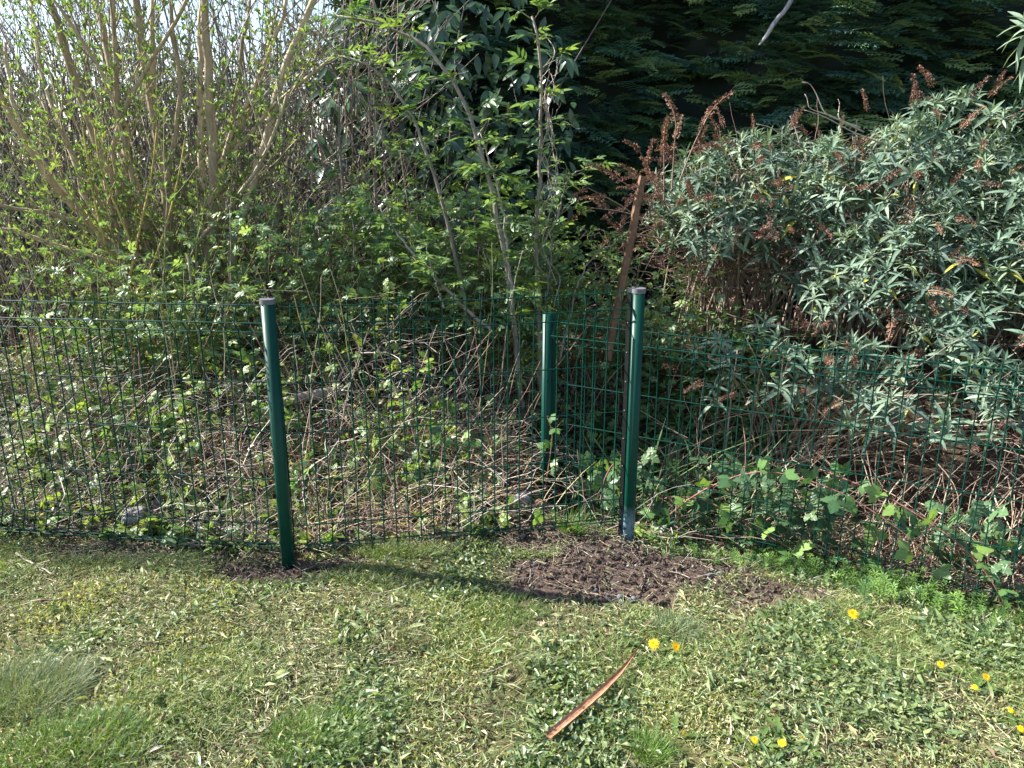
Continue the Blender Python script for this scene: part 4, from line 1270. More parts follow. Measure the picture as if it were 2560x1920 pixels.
# ------------------------------------------------------------------ hollow behind the lower fence panel
def hollow():
    # dead hanging stems of the bushes
    n = 2000
    s_ = .15 + 2.75 * R(0, 1, n) ** .5; q = R(.06, 1.0, n)
    xy = C3 + DIR3 * s_[:, None] + NRM3 * q[:, None]
    z = H(xy[:, 0], xy[:, 1]) + R(0, 1, n) * (.12 + .55 * ss(q / .9))
    d = np.stack([rng.normal(-.4, .6, n), rng.normal(-.55, .35, n), rng.normal(-.15, .35, n)], 1)
    P = walks(np.column_stack([xy, z]), d, R(.2, .75, n), 6, .2, (0, 0, -.25))
    P[..., 2] = np.maximum(P[..., 2], H(P[..., 0], P[..., 1]) + .004)
    bh = behind3(P[..., 0], P[..., 1])
    P[..., :2] += NRM3 * np.maximum(0, .03 - bh)[..., None]
    b = Bake(); tubes(b, P, R(.0012, .0038, n)[:, None] * np.linspace(1, .5, 6)[None], 3, pick([(.34, .27, .19), (.22, .165, .12), (.42, .35, .26), (.14, .095, .075)], n))
    o = part('hanging_dead_stems', b.mesh('hanging_dead_stems', M_DRY)); tag(o, 'pale dead stems hanging down behind the lower fence panel', 'undergrowth', kind='stuff')
    # rusty leaf litter
    n = 2600
    s_ = R(.2, 2.9, n); q = R(.0, 1.3, n); xy = C3 + DIR3 * s_[:, None] + NRM3 * q[:, None]
    L = R(.015, .045, n)
    b = Bake(); b.inst(MINI, ground(xy) + np.array([0, 0, .012]), frames(rand_dirs(n, -.2, .3), rand_dirs(n, .6, 1)), np.column_stack([L, L * .55, L]), pick([(.30, .15, .07), (.22, .12, .07), (.36, .22, .12), (.14, .08, .05)], n))
    o = part('leaf_litter', b.mesh('leaf_litter', M_THATCH, False)); tag(o, 'rust-brown leaf litter in the hollow under the bushes', 'leaf litter', kind='stuff')
    # green mat: nettles beyond the scuffed post and leaves along the panel
    n = 3600
    xy = np.column_stack([rng.normal(1.15, .32, n), rng.normal(4.3, .3, n)])
    z = H(xy[:, 0], xy[:, 1]) + R(.03, .30, n)
    L = R(.03, .06, n)
    b = Bake(); b.inst(lobed(.62, 5), np.column_stack([xy, z]), frames(rand_dirs(n, -.5, .3), rand_dirs(n, .5, 1)), L, pick([(.12, .22, .07), (.15, .26, .08), (.09, .17, .06)], n))
    o = part('nettle_patch', b.mesh('nettle_patch', M_LEAF, False)); tag(o, 'dense fresh green nettle patch behind the scuffed post', 'nettles', kind='stuff')
    # brown flower-head debris
    n = 1500
    xy = np.column_stack([rng.normal(1.35, .38, n), rng.normal(4.85, .2, n)])
    z = H(xy[:, 0], xy[:, 1]) + R(.45, .85, n)
    h2 = n // 3
    xy[:h2] = np.column_stack([rng.normal(.95, .25, h2), rng.normal(3.95, .2, h2)]); z[:h2] = H(xy[:h2, 0], xy[:h2, 1]) + R(.02, .4, h2)
    P = walks(np.column_stack([xy, z]), rand_dirs(n, -.4, .6), R(.05, .22, n), 5, .6)
    b = Bake(); tubes(b, P, R(.001, .0024, n)[:, None], 3, pick([(.26, .16, .12), (.34, .24, .18), (.18, .11, .09)], n))
    o = part('brown_debris', b.mesh('brown_debris', M_DRY)); tag(o, 'brown brushy debris of old flower heads above the lower fence panel', 'undergrowth', kind='stuff')
    # creeping weeds at the foot of the panel
    wl = []
    r = np.random.default_rng(5)
    for lv in range(5):
        for k in range(6):
            a = k * PI / 3 + lv * .5
            wl.append((leaf(.26, 2, .1, .1), (0, 0, .2 * lv), frames([math.cos(a), math.sin(a), .35])[0], np.ones(3) * (.30 - .03 * lv), np.ones(3) * r.uniform(.9, 1.1)))
    wl.append((tube_tpl([(0, 0, -.2), (0, 0, .4), (0, 0, .85)], np.array([[.016, .013, .01]]), 3), (0, 0, 0), np.eye(3), np.ones(3), np.ones(3)))
    cleaver = merge(wl)
    n = 1150
    s_ = R(.35, 2.7, n); q = rng.normal(-.10, .10, n) - .10 * ss((s_ - 1.0) / 1.2) * R(0, 2.6, n)
    xy = C3 + DIR3 * s_[:, None] + NRM3 * q[:, None]
    keep = R(0, 1, n) < ss((s_ - .35) / .7) * (.25 + .9 * ss(.5 + np.sin(6 * s_ + 4 * q) + .5 * np.sin(13 * s_)))
    xy = xy[keep]; n = len(xy); s2 = s_[keep]
    z = unit(np.stack([rng.normal(0, .35, n), rng.normal(-.1, .35, n), np.ones(n)], 1)); x = unit(np.cross(z, rand_dirs(n))); y = np.cross(z, x)
    b = Bake(); b.inst(cleaver, ground(xy), np.stack([x, y, z], 2), R(.04, .15, n) * (.55 + .5 * ss((s2 - .8) / 1)), pick([(.10, .19, .045), (.14, .24, .055), (.075, .15, .05)], n))
    o = part('goosegrass', b.mesh('goosegrass', M_LEAF, False)); tag(o, 'bright green goosegrass growing along the foot of the lower fence panel', 'weeds', kind='stuff')
hollow()

# sedge clumps
def sedge(label, x, y, n, L0, L1, c, lean=(0, 0)):
    t = thing('sedge_clump', label, 'sedge', (x, y, float(H(x, y))), 'sedge clumps in the hollow')
    me = []
    for bend in (.35, .7, 1.0):
        bb = Bake(); bb.inst(blade(bend), [(0, 0, 0)], np.eye(3)[None], (1, 1, 1) and np.array([[1, .012, .7]]), (1, 1, 1)); me.append(bb)
    for k in range(n):
        d = unit(np.array([rng.normal(lean[0], .55), rng.normal(lean[1], .5), R(.5, 1.2)]))
        p = ground([(x + rng.normal(0, .09), y + rng.normal(0, .07))])[0]
        b = Bake(); L = R(L0, L1)
        if k < 3: pass
        key = k % 9
        if key not in SEDGE_CACHE:
            b.inst(blade((.3, .55, .85)[key % 3]), [(0, 0, 0)], np.eye(3)[None], np.array([[1, .021, 1]]), [(.10, .19, .085), (.17, .26, .095), (.08, .155, .08)][key // 3])
            SEDGE_CACHE[key] = b.mesh('blade', M_GRASS)
        part('blade', SEDGE_CACHE[key], t, mat4(p, frames(d, (0, 0, 1), np.array([rng.normal(0, .3)]))[0], L))
SEDGE_CACHE = {}
sedge('dark green sedge clump right behind the scuffed post', .72, 3.62, 110, .4, .8, 0)
sedge('dark green sedge clump in the middle of the lower fence panel', 1.05, 3.45, 110, .35, .7, 0, (.3, -.1))
sedge('thin dark sedge clump between the capless and scuffed posts', .42, 3.72, 70, .3, .6, 0, (.2, 0))

# brambles with toothed leaves climbing through the wire
BRAM = [tpl_mesh('leaf', trifoliate(s_), c_, M_LEAF) for s_, c_ in ((1, (.075, .16, .055)), (2, (.10, .20, .06)), (3, (.06, .13, .055)), (4, (.17, .27, .07)))]
def bramble(label, pts, nleaf, size=(.07, .12), cane=(.30, .13, .11)):
    W = smooth_path(pts, 18)
    t = thing('bramble', label, 'bramble', tuple(W[0]), 'brambles growing at the fence')
    b = Bake(); tubes(b, W, np.linspace(.0038, .0018, 18)[None], 5, cane); part('cane', b.mesh('cane', M_BARK), t)
    o, tg = along(W[None], np.linspace(.05, 1, nleaf)[None])
    for k in range(nleaf):
        d = unit(np.array([rng.normal(0, .7), rng.normal(-.5, .4), R(-.3, .7)]))
        part('leaf', BRAM[int(R(0, 4))], t, mat4(o[0, k], frames(d, (0, -.6, .7), np.array([rng.normal(0, .4)]))[0], R(*size)))
def on3(s, z, q=-.02):
    p = C3 + DIR3 * s + NRM3 * q
    return np.array([p[0], p[1], z])
bramble('bramble cane arching across the lower panel with bright toothed leaves', [on3(.55, -.12), on3(.75, .12), on3(1.0, .28), on3(1.3, .25), on3(1.6, .10), on3(1.75, -.05)], 17)
bramble('bramble trailing down behind the lower panel, brightest leaves at its end', [on3(1.2, .30, .04), on3(1.5, .24, .0), on3(1.75, .12, -.02), on3(1.9, -.02, -.03), on3(1.95, -.15, -.04)], 15, (.06, .11))
bramble('dark bramble low on the lower panel near the scuffed post', [on3(.42, -.12), on3(.55, .02, .05), on3(.75, .06, .06), on3(1.0, -.02, .02), on3(1.25, -.1)], 16, (.08, .13))
bramble('bramble patch of broad dark leaves in the middle of the hollow', [on3(.9, -.2, .12), on3(1.05, .02, .1), on3(1.2, .12, .08), on3(1.4, .02, .1), on3(1.5, -.12, .1)], 18, (.09, .14))
bramble('small bramble climbing the capless post', [(C3[0] - .02, C3[1] - .07, -.1), (C3[0] + .01, C3[1] - .06, .1), (C3[0] + .03, C3[1] - .06, .28), (C3[0] + .0, C3[1] - .05, .36)], 9, (.05, .08))
bramble('bramble beside the scuffed post reaching through the wire', [at(1500, 1260, 3.2), at(1510, 1200, 3.2), at(1530, 1160, 3.2), at(1560, 1150, 3.2)], 8, (.06, .10))
bramble('bright bramble shoots in front of the tan grass', [at(930, 1330, 3.2), at(950, 1270, 3.2), at(940, 1220, 3.22), at(965, 1180, 3.25)], 10, (.06, .10))
bramble('bramble shoot next to the dark hollow by the capped post', [at(745, 1220, 3.05), at(760, 1180, 3.05), at(770, 1150, 3.08)], 6, (.05, .08))
bramble('bramble in the middle of the long tangle, at half height of the wire', [at(1010, 1210, 3.3), at(1060, 1130, 3.35), at(1130, 1080, 3.4), at(1180, 1100, 3.45)], 13, (.06, .10))
bramble('bramble runner with fresh leaves behind the first panel', [at(180, 1190, 3.4), at(240, 1130, 3.4), at(330, 1110, 3.45), at(420, 1080, 3.5)], 14, (.06, .10))

# ------------------------------------------------------------------ single things among the plants
def wooden_stake():
    top, bot = at(1607, 440, 4.35), at(1520, 900, 4.3)
    t = thing('wooden_stake', 'leaning brown weathered wooden stake behind the scuffed post', 'stake', tuple(bot))
    W = np.linspace(bot, top, 12); W[1:-1] += rng.normal(0, .002, (10, 3))
    b = Bake(); tubes(b, W, np.r_[.024 * np.ones(11), .019][None] * R(.94, 1.06, 12)[None], 5, (1, 1, 1))
    part('shaft', b.mesh('shaft', M_WOOD, False), t)
wooden_stake()

def stump():
    p = at(905, 760, 5.0); g = float(H(p[0], p[1])); top = at(905, 702, 5.0)[2]
    t = thing('tree_stump', 'grey cut tree stump with a flat top behind the wire', 'stump', (p[0], p[1], g))
    a = np.arange(18) * 2 * PI / 18; b = Bake()
    rings = []
    for z, r in ((g - .05, .15), (g + .12, .11), ((g + top) / 2, .095), (top, .09)):
        rr = r * (1 + .08 * np.sin(3 * a + z * 3) + .05 * np.sin(7 * a))
        rings.append(np.column_stack([p[0] + rr * np.cos(a), p[1] + rr * np.sin(a), np.full(18, z) + (.012 * np.cos(a) if z == top else 0)]))
    V = np.concatenate(rings)
    b.add(V, [(i * 18 + k, i * 18 + (k + 1) % 18, (i + 1) * 18 + (k + 1) % 18, (i + 1) * 18 + k) for i in range(3) for k in range(18)], None, (.25, .2, .16))
    part('bark', b.mesh('bark', M_STUMP), t)
    b = Bake(); top_r = rings[-1]; b.add(np.concatenate([top_r + (0, 0, .001), [[p[0], p[1], top + .002]]]), None, [(k, (k + 1) % 18, 18) for k in range(18)], (.42, .33, .23))
    part('cut_face', b.mesh('cut_face', M_STUMP), t)
stump()

def log():
    a, c = at(690, 1012, 3.75), at(860, 975, 3.95)
    t = thing('fallen_log', 'short grey fallen log lying behind the capped post', 'log', tuple(a))
    b = Bake(); W = smooth_path([a, a * .6 + c * .4 + np.array([0, 0, .012]), c], 10)
    tubes(b, W, (.026 * R(.88, 1.08, 10))[None], 9, (.30, .26, .22)); part('wood', b.mesh('wood', M_STUMP), t)
log()

def lump(name, label, cat, x, y, sx, sy, sz, mat, seed, rotz=0, sink=.3, group=None, sharp=1.0, n=3, z=None, flat=True):
    import bmesh
    bm = bmesh.new(); bmesh.ops.create_icosphere(bm, subdivisions=n, radius=1)
    r = np.random.default_rng(seed); k = r.normal(0, 1, (6, 3))
    for v in bm.verts:
        c = np.array(v.co)
        box = c / np.max(np.abs(c)) if sharp > 0 else c
        c = c * (1 - .6 * sharp) + box * .6 * sharp * .8
        c *= 1 + .06 * sum(math.sin(3 * float(np.dot(q, c)) + i) for i, q in enumerate(k)) / 1.5
        v.co = Vector(c * np.array([sx, sy, sz]))
    me = bpy.data.meshes.new(name); bm.to_mesh(me); bm.free()
    for p_ in me.polygons: p_.use_smooth = not flat
    me.materials.append(mat)
    o = part(name, me)
    zz = float(H(x, y)) if z is None else z
    o.location = (x, y, zz + sz * (1 - 2 * sink)); o.rotation_euler = (r.uniform(-.2, .2), r.uniform(-.2, .2), rotz)
    return tag(o, label, cat, group)

p = at(345, 1350, 2.98)
lump('concrete_footing', 'rough grey concrete post footing lying behind the first wire panel', 'concrete', p[0], p[1], .052, .045, .06, M_CONC, 4, .3, .15)
p = at(1300, 1295, 3.2)
lump('concrete_lump', 'broken pale concrete lump at the foot of the capless post', 'concrete', p[0], p[1], .042, .035, .035, M_CONC, 9, .5, .15)
p = at(1350, 1305, 3.22)
lump('concrete_lump', 'brown earthy clod beside the pale concrete lump', 'clod', p[0], p[1], .035, .03, .034, M_WOOD, 12, .2, .2, None, .3)

def char_board():
    a, c = at(352, 1325, 3.0), at(405, 1235, 3.05)
    t = thing('charred_board', 'dark splintered piece of board leaning behind the concrete footing', 'board', tuple(a))
    d = c - a; L = np.linalg.norm(d); rm = frames(d / L, (0, -.8, .3))[0]
    b = Bake(); w = np.array([(0, -.016), (L * .5, -.018), (L * .86, -.017), (L, -.004), (L * .95, .009), (L * .8, .016), (L * .4, .017), (0, .015)])
    n = len(w); V = np.concatenate([np.column_stack([w, np.full(n, -.005)]), np.column_stack([w, np.full(n, .005)])])
    b.add(V @ rm.T + a, [(k, (k + 1) % n, n + (k + 1) % n, n + k) for k in range(n)], None, (1, 1, 1))
    part('plank', fill(b.mesh('plank', M_CHAR, False)), t)
char_board()

# pebbles at the edge of the bare soil
stones = [(1552, 1496, .013), (1575, 1502, .009), (1585, 1500, .011), (1540, 1508, .007), (1560, 1515, .006), (1600, 1508, .006), (1520, 1488, .006), (1775, 1440, .011), (1800, 1436, .010), (1770, 1450, .007), (1700, 1490, .010), (1490, 1478, .008)]
names = ['largest dark grey pebble of the small heap at the soil edge', 'small grey pebble between the two larger ones of the heap', 'second grey pebble of the heap, to the right of the largest', 'tiny pebble left of the heap at the soil edge', 'tiny pale pebble in front of the heap', 'tiny pebble at the right end of the heap', 'small pebble left behind the heap', 'grey stone in the dark soil ahead of the scuffed post', 'twin grey stone beside the one in the dark soil', 'small stone before the twin stones in the soil', 'tan stone at the front edge of the bare soil', 'small stone at the left end of the bare soil']
for k, ((px, py, r), nm) in enumerate(zip(stones, names)):
    q = at(px, py, 2.5); Y = 2.5
    for _ in range(6):
        Y = Y * (CAM_H - float(H(q[0], q[1]))) / (CAM_H - q[2]); q = at(px, py, Y)
    lump('pebble', nm, 'stone', q[0], q[1], r * 1.15, r, r * .85, M_STONE if k != 10 else M_CONC, 30 + k, k, .25, 'pebbles on the bare soil', 0.25, 2, None, False)

def lawn_at(px, py):
    Y = 2.3
    for _ in range(8):
        q = at(px, py, Y); Y = Y * (CAM_H - float(H(q[0], q[1]))) / (CAM_H - q[2])
    return at(px, py, Y)

def bark_strip():
    px = [(1372, 1862), (1405, 1835), (1450, 1800), (1500, 1760), (1545, 1715), (1570, 1680), (1588, 1650), (1605, 1622), (1622, 1608)]
    W = smooth_path([lawn_at(*p) for p in px], 30)
    t_ = np.linspace(0, 1, 30)
    W[:, 2] += .027 + .012 * np.sin(PI * t_) ** 2
    wid = .026 * np.interp(t_, [0, .03, .3, .55, .7, .85, 1], [.9, 1, .95, .75, .38, .1, .05])
    wid *= 1 + rng.normal(0, .03, 30)
    t = thing('bark_strip', 'long curved strip of orange-brown bark lying on the lawn', 'bark', tuple(W[0]))
    tg = unit(np.gradient(W, axis=0)); side = unit(np.cross(tg, (0, 0, 1))); up = np.cross(side, tg)
    prof = [(-1, .006), (-.5, .0), (.0, -.002), (.5, .0), (1, .007), (1, .001), (.5, -.007), (0, -.009), (-.5, -.007), (-1, .0)]
    n = len(prof); V = np.concatenate([[W[i] + side[i] * wid[i] * .5 * a + up[i] * z * (wid[i] / .026 * .7 + .3) for a, z in prof] for i in range(30)])
    b = Bake(); b.add(V, [(i * n + k, i * n + (k + 1) % n, (i + 1) * n + (k + 1) % n, (i + 1) * n + k) for i in range(29) for k in range(n)], None, (1, 1, 1))
    part('strip', fill(b.mesh('strip', M_STRIP, False)), t)
bark_strip()

# far wire fence and a green pole at the far edge
def far_fence():
    t = thing('far_fence', 'dark green slatted fence far behind at the edge of the picture', 'fence', (-5.2, 7.4, 0))
    a, c = np.array([-6.6, 7.9]), np.array([-3.9, 6.9]); d = c - a; n = 60
    b = Bake(); w = np.array([(-.006, -.012), (.006, -.012), (.006, .012), (-.006, .012)])
    bb = prism(w, 0, 1.35); me = bb.mesh('slat', M_GREEN, False)
    for k in range(n):
        p = a + d * k / (n - 1)
        part('slat', me, t, mat4((p[0], p[1], .05), np.eye(3), 1))
    for z in (.2, .75, 1.3):
        b = Bake(); tubes(b, np.array([[*a, z], [*((a + c) / 2), z], [*c, z]]), .012, 4, (1, 1, 1)); part('rail', b.mesh('rail', M_GREEN, False), t)
    for p in (a, c):
        b = Bake(); tubes(b, np.array([[*p, -.1], [*p, .7], [*p, 1.45]]), .03, 10, (1, 1, 1)); part('post', b.mesh('post', M_GREEN), t)
far_fence()

# ------------------------------------------------------------------ the lawn
def lawn_mask(x, y):
    ok = y < fence_y(np.clip(x, -4, 1)) + .04
    ok |= (x > B[0]) & (y < 3.4)
    ok &= ~((x > C3[0] + .12) & (behind3(x, y) > -.03))
    return ok

def lawn_points(n, soilmax=.35, w=None):
    out, c = [], 0
    while c < n:
        m = n * 2
        y = R(1.25, 3.15, m); x = R(-1, 1, m) * (.95 + .62 * y)
        ok = lawn_mask(x, y) & (soil(x, y) < soilmax + R(-.3, .3, m))
        if w is not None: ok &= R(0, 1, m) < w(x, y)
        q = np.column_stack([x, y])[ok]
        out.append(q); c += len(q)
    return np.concatenate(out)[:n]

def vnoise(x, y, f, seed):
    r = np.random.default_rng(seed); s = 0
    for k in range(6):
        a = r.uniform(0, 6.28); g = f * r.uniform(.6, 1.7)
        s = s + np.sin(g * (x * math.cos(a) + y * math.sin(a)) + r.uniform(0, 6.28))
    return s / 6 ** .5 * .8          # about -1..1

def moss_w(x, y): return ss((vnoise(x, y, 9, 1) - .05) / .5) * .95 + .04
def grass_w(x, y): return ss((vnoise(x, y, 8, 2) - .0) / .5) * .8 + .2
def clip_w(x, y): return .30 + .7 * ss((vnoise(x, y, 6, 3) + .7 - .35 * x) / 1.0)
def leaf_w(x, y): return .06 + .94 * ss((vnoise(x, y, 8, 4) - .1 + .22 * x) / .6)

def build_lawn():
    lift = np.array([0, 0, .004])
    # moss: tiny upright scales in cushions
    n = 70000; p = lawn_points(n, .3, moss_w)
    cush = .010 * ss((vnoise(p[:, 0], p[:, 1], 40, 9) + .8) / 1.6)
    g = ground(p); g[:, 2] += cush * R(.2, 1, n)
    L = R(.005, .013, n)
    b = Bake(); b.inst(QUAD, g, frames(rand_dirs(n, .1, 1), rand_dirs(n, .1, 1)), np.column_stack([L, L * .55, L]), pick([(.36, .36, .16), (.29, .31, .13), (.43, .41, .21), (.22, .25, .10)], n, .25))
    o = part('moss', b.mesh('moss', M_GRASS, False)); tag(o, 'yellowish moss cushions through the thin lawn', 'moss', kind='stuff')
    # mown leaf scraps lying flat
    n = 74000; p = lawn_points(n, .75, clip_w)
    L = R(.006, .026, n) * np.where(R(0, 1, n) < .10, 1.9, 1)
    g = ground(p) + lift; g[:, 2] += R(0, .012, n)
    d = rand_dirs(n, -.25, .5); up = unit(rand_dirs(n, .3, 1) + np.array([0, 0, .7]))
    cols = [(.26, .30, .14), (.35, .37, .19), (.17, .22, .10), (.47, .46, .29), (.22, .27, .14), (.12, .16, .08), (.36, .32, .18), (.15, .115, .075)]
    b = Bake()
    h = n // 3
    b.inst(MINI, g[:h], frames(d[:h], up[:h]), np.column_stack([L[:h], L[:h] * R(.14, .34, h), L[:h]]), pick(cols, h, .22))
    b.inst(leaf(.13, 2, .35, .3), g[h:], frames(d[h:], up[h:]), L[h:] * 1.15, pick(cols, n - h, .22))
    o = part('grass_clippings', b.mesh('grass_clippings', M_THATCH, False)); tag(o, 'pale mown grass and leaf clippings strewn over the lawn', 'grass clippings', kind='stuff')
    # clover, daisy and other small broad leaves
    n = 15000; p = lawn_points(n, .3, leaf_w)
    L = R(.008, .026, n); g = ground(p) + lift; g[:, 2] += R(0, .022, n)
    d = rand_dirs(n, -.05, .65); up = unit(rand_dirs(n, .1, 1) + np.array([0, 0, .5]))
    b = Bake(); b.inst(MINI, g, frames(d, up), np.column_stack([L, L * R(.45, .85, n), L]), pick([(.11, .17, .075), (.15, .21, .09), (.20, .26, .11), (.085, .135, .065), (.25, .29, .13)], n, .2))
    # longer leaves of plantain and dandelion
    n = 7500; p = lawn_points(n, .3, leaf_w)
    L = R(.02, .065, n); g = ground(p) + lift
    b.inst(leaf(.23, 3, .35, .18), g, frames(rand_dirs(n, .02, .7), rand_dirs(n, .3, 1)), L, pick([(.13, .20, .08), (.18, .25, .10), (.10, .16, .07), (.24, .29, .13)], n, .2))
    o = part('lawn_weeds', b.mesh('lawn_weeds', M_LEAF, False)); tag(o, 'clover, daisy and plantain leaves growing in the lawn', 'lawn weeds', kind='stuff')
    # grass
    b = Bake(); n = 64000; p = lawn_points(n, .6, grass_w)
    d = np.stack([rng.normal(.15, .55, n), rng.normal(-.05, .55, n), R(.35, 1, n)], 1); L = R(.018, .055, n)
    for q, ix in enumerate(np.array_split(np.arange(n), 3)):
        m = len(ix)
        b.inst(blade([.2, .45, .75][q]), ground(p[ix]), frames(d[ix], (0, 0, 1), R(-1.5, 1.5, m)), np.column_stack([L[ix], R(.0009, .0019, m), L[ix]]), pick([(.18, .29, .075), (.23, .33, .09), (.13, .23, .07), (.35, .37, .15)], m, .2))
    o = part('grass', b.mesh('grass', M_GRASS)); tag(o, 'short patchy lawn grass in front of the fence', 'grass', kind='stuff')
    # dry straws and tiny twigs
    n = 2600; p = lawn_points(n, 2)
    d = rand_dirs(n, -.06, .12); g = ground(p); g[:, 2] += .008
    P = walks(g, d, R(.03, .12, n), 4, .3)
    P[..., 2] = np.maximum(P[..., 2], H(P[..., 0], P[..., 1]) + .003)
    b = Bake(); tubes(b, P, R(.0006, .0016, n)[:, None], 3, pick([(.40, .34, .22), (.30, .22, .15), (.17, .11, .08), (.46, .42, .33)], n))
    o = part('straw', b.mesh('straw', M_DRY)); tag(o, 'dry straws and bits of twig on lawn and soil', 'straw', kind='stuff')
    # crumbs of earth on the bare patches
    out = []
    while sum(map(len, out)) < 5200:
        x = R(-2.2, 1.4, 20000); y = R(2.25, 3.2, 20000)
        out.append(np.column_stack([x, y])[(soil(x, y) > R(.25, .9, 20000))])
    p = np.concatenate(out)[:5200]; n = len(p)
    oct_ = (np.array([(1, 0, 0), (-1, 0, 0), (0, 1, 0), (0, -1, 0), (0, 0, 1), (0, 0, -1)], float), np.zeros((0, 4), int),
            np.array([(0, 2, 4), (2, 1, 4), (1, 3, 4), (3, 0, 4), (2, 0, 5), (1, 2, 5), (3, 1, 5), (0, 3, 5)]))
    s_ = np.abs(rng.normal(0, .0055, n)) + .002
    b = Bake(); b.inst(oct_, ground(p) - np.array([0, 0, .003]), frames(rand_dirs(n), rand_dirs(n)), np.column_stack([s_ * R(.7, 1.4, n), s_, s_ * R(.6, 1, n)]), pick([(.125, .09, .073), (.08, .057, .048), (.18, .135, .112), (.28, .25, .23)], n, .2, [.4, .3, .24, .06]))
    o = part('soil_crumbs', b.mesh('soil_crumbs', M_GROUND, False)); tag(o, 'crumbly dark earth clods on the bare patches', 'soil', kind='stuff')
build_lawn()

# ------------------------------------------------------------------ grass tufts
def tuft(label, px, py, n, L0, L1, rad, cols, squash=1.0):
    c = lawn_at(px, py)
    t = thing('grass_tuft', label, 'grass tuft', tuple(c), 'grass tufts in the lawn')
    a = R(0, 2 * PI, n); r = rad * np.sqrt(R(0, 1, n))
    p = ground(np.column_stack([c[0] + r * np.cos(a), c[1] + r * np.sin(a) * squash]))
    d = np.stack([np.cos(a) * r / rad * .5 + rng.normal(.1, .2, n), np.sin(a) * r / rad * .5 + rng.normal(0, .2, n), np.ones(n)], 1)
    L = R(L0, L1, n); b = Bake()
    for q, ix in enumerate(np.array_split(np.arange(n), 3)):
        m = len(ix)
        b.inst(blade([.15, .4, .7][q]), p[ix], frames(d[ix], (0, 0, 1), R(-1.5, 1.5, m)), np.column_stack([L[ix], R(.0008, .0015, m), L[ix]]), pick(cols, m, .2))
    part('blades', b.mesh('blades', M_GRASS), t, kind='stuff')
G1 = [(.11, .22, .04), (.15, .27, .05), (.085, .17, .04)]
G2 = [(.16, .21, .12), (.12, .18, .09), (.22, .26, .15)]
tuft('bright green grass tuft at the bottom edge, right of the bark strip', 1632, 1890, 420, .04, .075, .045, G1)
tuft('soft green grass patch left of the bark strip, near the bottom', 790, 1845, 1500, .03, .06, .13, G1, .8)
tuft('small round grass tuft in the mossy middle of the lawn', 1025, 1612, 300, .03, .06, .04, [(.15, .18, .07), (.2, .22, .09)])
tuft('greyish grass tussock behind the two dandelions', 1690, 1580, 700, .03, .055, .075, G2, .7)
tuft('long silvery grass patch at the edge of the picture', 70, 1745, 1800, .05, .095, .16, G2, .7)
tuft('green grass patch in the bottom corner', 180, 1870, 1700, .035, .065, .19, G1, .6)
tuft('grass patch in front of the footing by the fence', 250, 1420, 700, .03, .06, .16, [(.12, .18, .07), (.17, .22, .09)], .4)
tuft('grass patch lit at the upper middle of the lawn', 1270, 1530, 700, .02, .045, .13, G1, .6)
tuft('weedy grass tuft at the foot of the capless post', 1430, 1330, 260, .06, .14, .05, G1, .8)
tuft('grass fringe below the tan dry grass', 1000, 1385, 600, .04, .08, .16, [(.16, .24, .06), (.2, .27, .08)], .25)

# ------------------------------------------------------------------ dandelions
def dandelion_head():
    r = np.random.default_rng(2); it = []
    for ring, (n, L, el) in enumerate(((20, 1.0, .12), (18, .85, .35), (14, .62, .7), (8, .4, 1.1))):
        for k in range(n):
            a = k * 2 * PI / n + ring * .17 + r.uniform(-.06, .06)
            it.append((leaf(.2, 2, .12, .1, .7, .1), (0, 0, .04 * ring), frames([math.cos(a) * math.cos(el), math.sin(a) * math.cos(el), math.sin(el)])[0], np.ones(3) * L * r.uniform(.9, 1.08), np.array([1, 1 - .06 * ring, 1]) * r.uniform(.92, 1.05)))
    return merge(it)
def sepals():
    it = []
    for k in range(10):
        a = k * 2 * PI / 10
        it.append((leaf(.26, 2, .5, .1), (0, 0, -.06), frames([math.cos(a), math.sin(a), -.35])[0], np.ones(3) * .7, np.ones(3)))
    return merge(it)
D_HEAD = tpl_mesh('flower_head', dandelion_head(), (.85, .62, .02), M_PETAL)
D_SEP = tpl_mesh('sepals', sepals(), (.10, .17, .05), M_LEAF)
def toothed_leaf():
    V, Q = [], []
    xs = np.linspace(0, 1, 11)
    for k, x in enumerate(xs):
        w = (.03 + .13 * x ** .8 * (1.25 - x) * 1.8) * (1.0 if k % 2 else .45)
        if k == 10: w = .005
        V += [(x, -w, .02 - .35 * x * x * .5), (x, 0, -.35 * x * x * .5), (x, w, .02 - .35 * x * x * .5)]
    for k in range(10):
        a = k * 3; Q += [(a, a + 3, a + 4, a + 1), (a + 1, a + 4, a + 5, a + 2)]
    return np.array(V), np.array(Q), np.zeros((0, 3), int)
D_LEAF = [tpl_mesh('leaf', toothed_leaf(), c_, M_LEAF) for c_ in ((.09, .17, .045), (.13, .21, .055))]
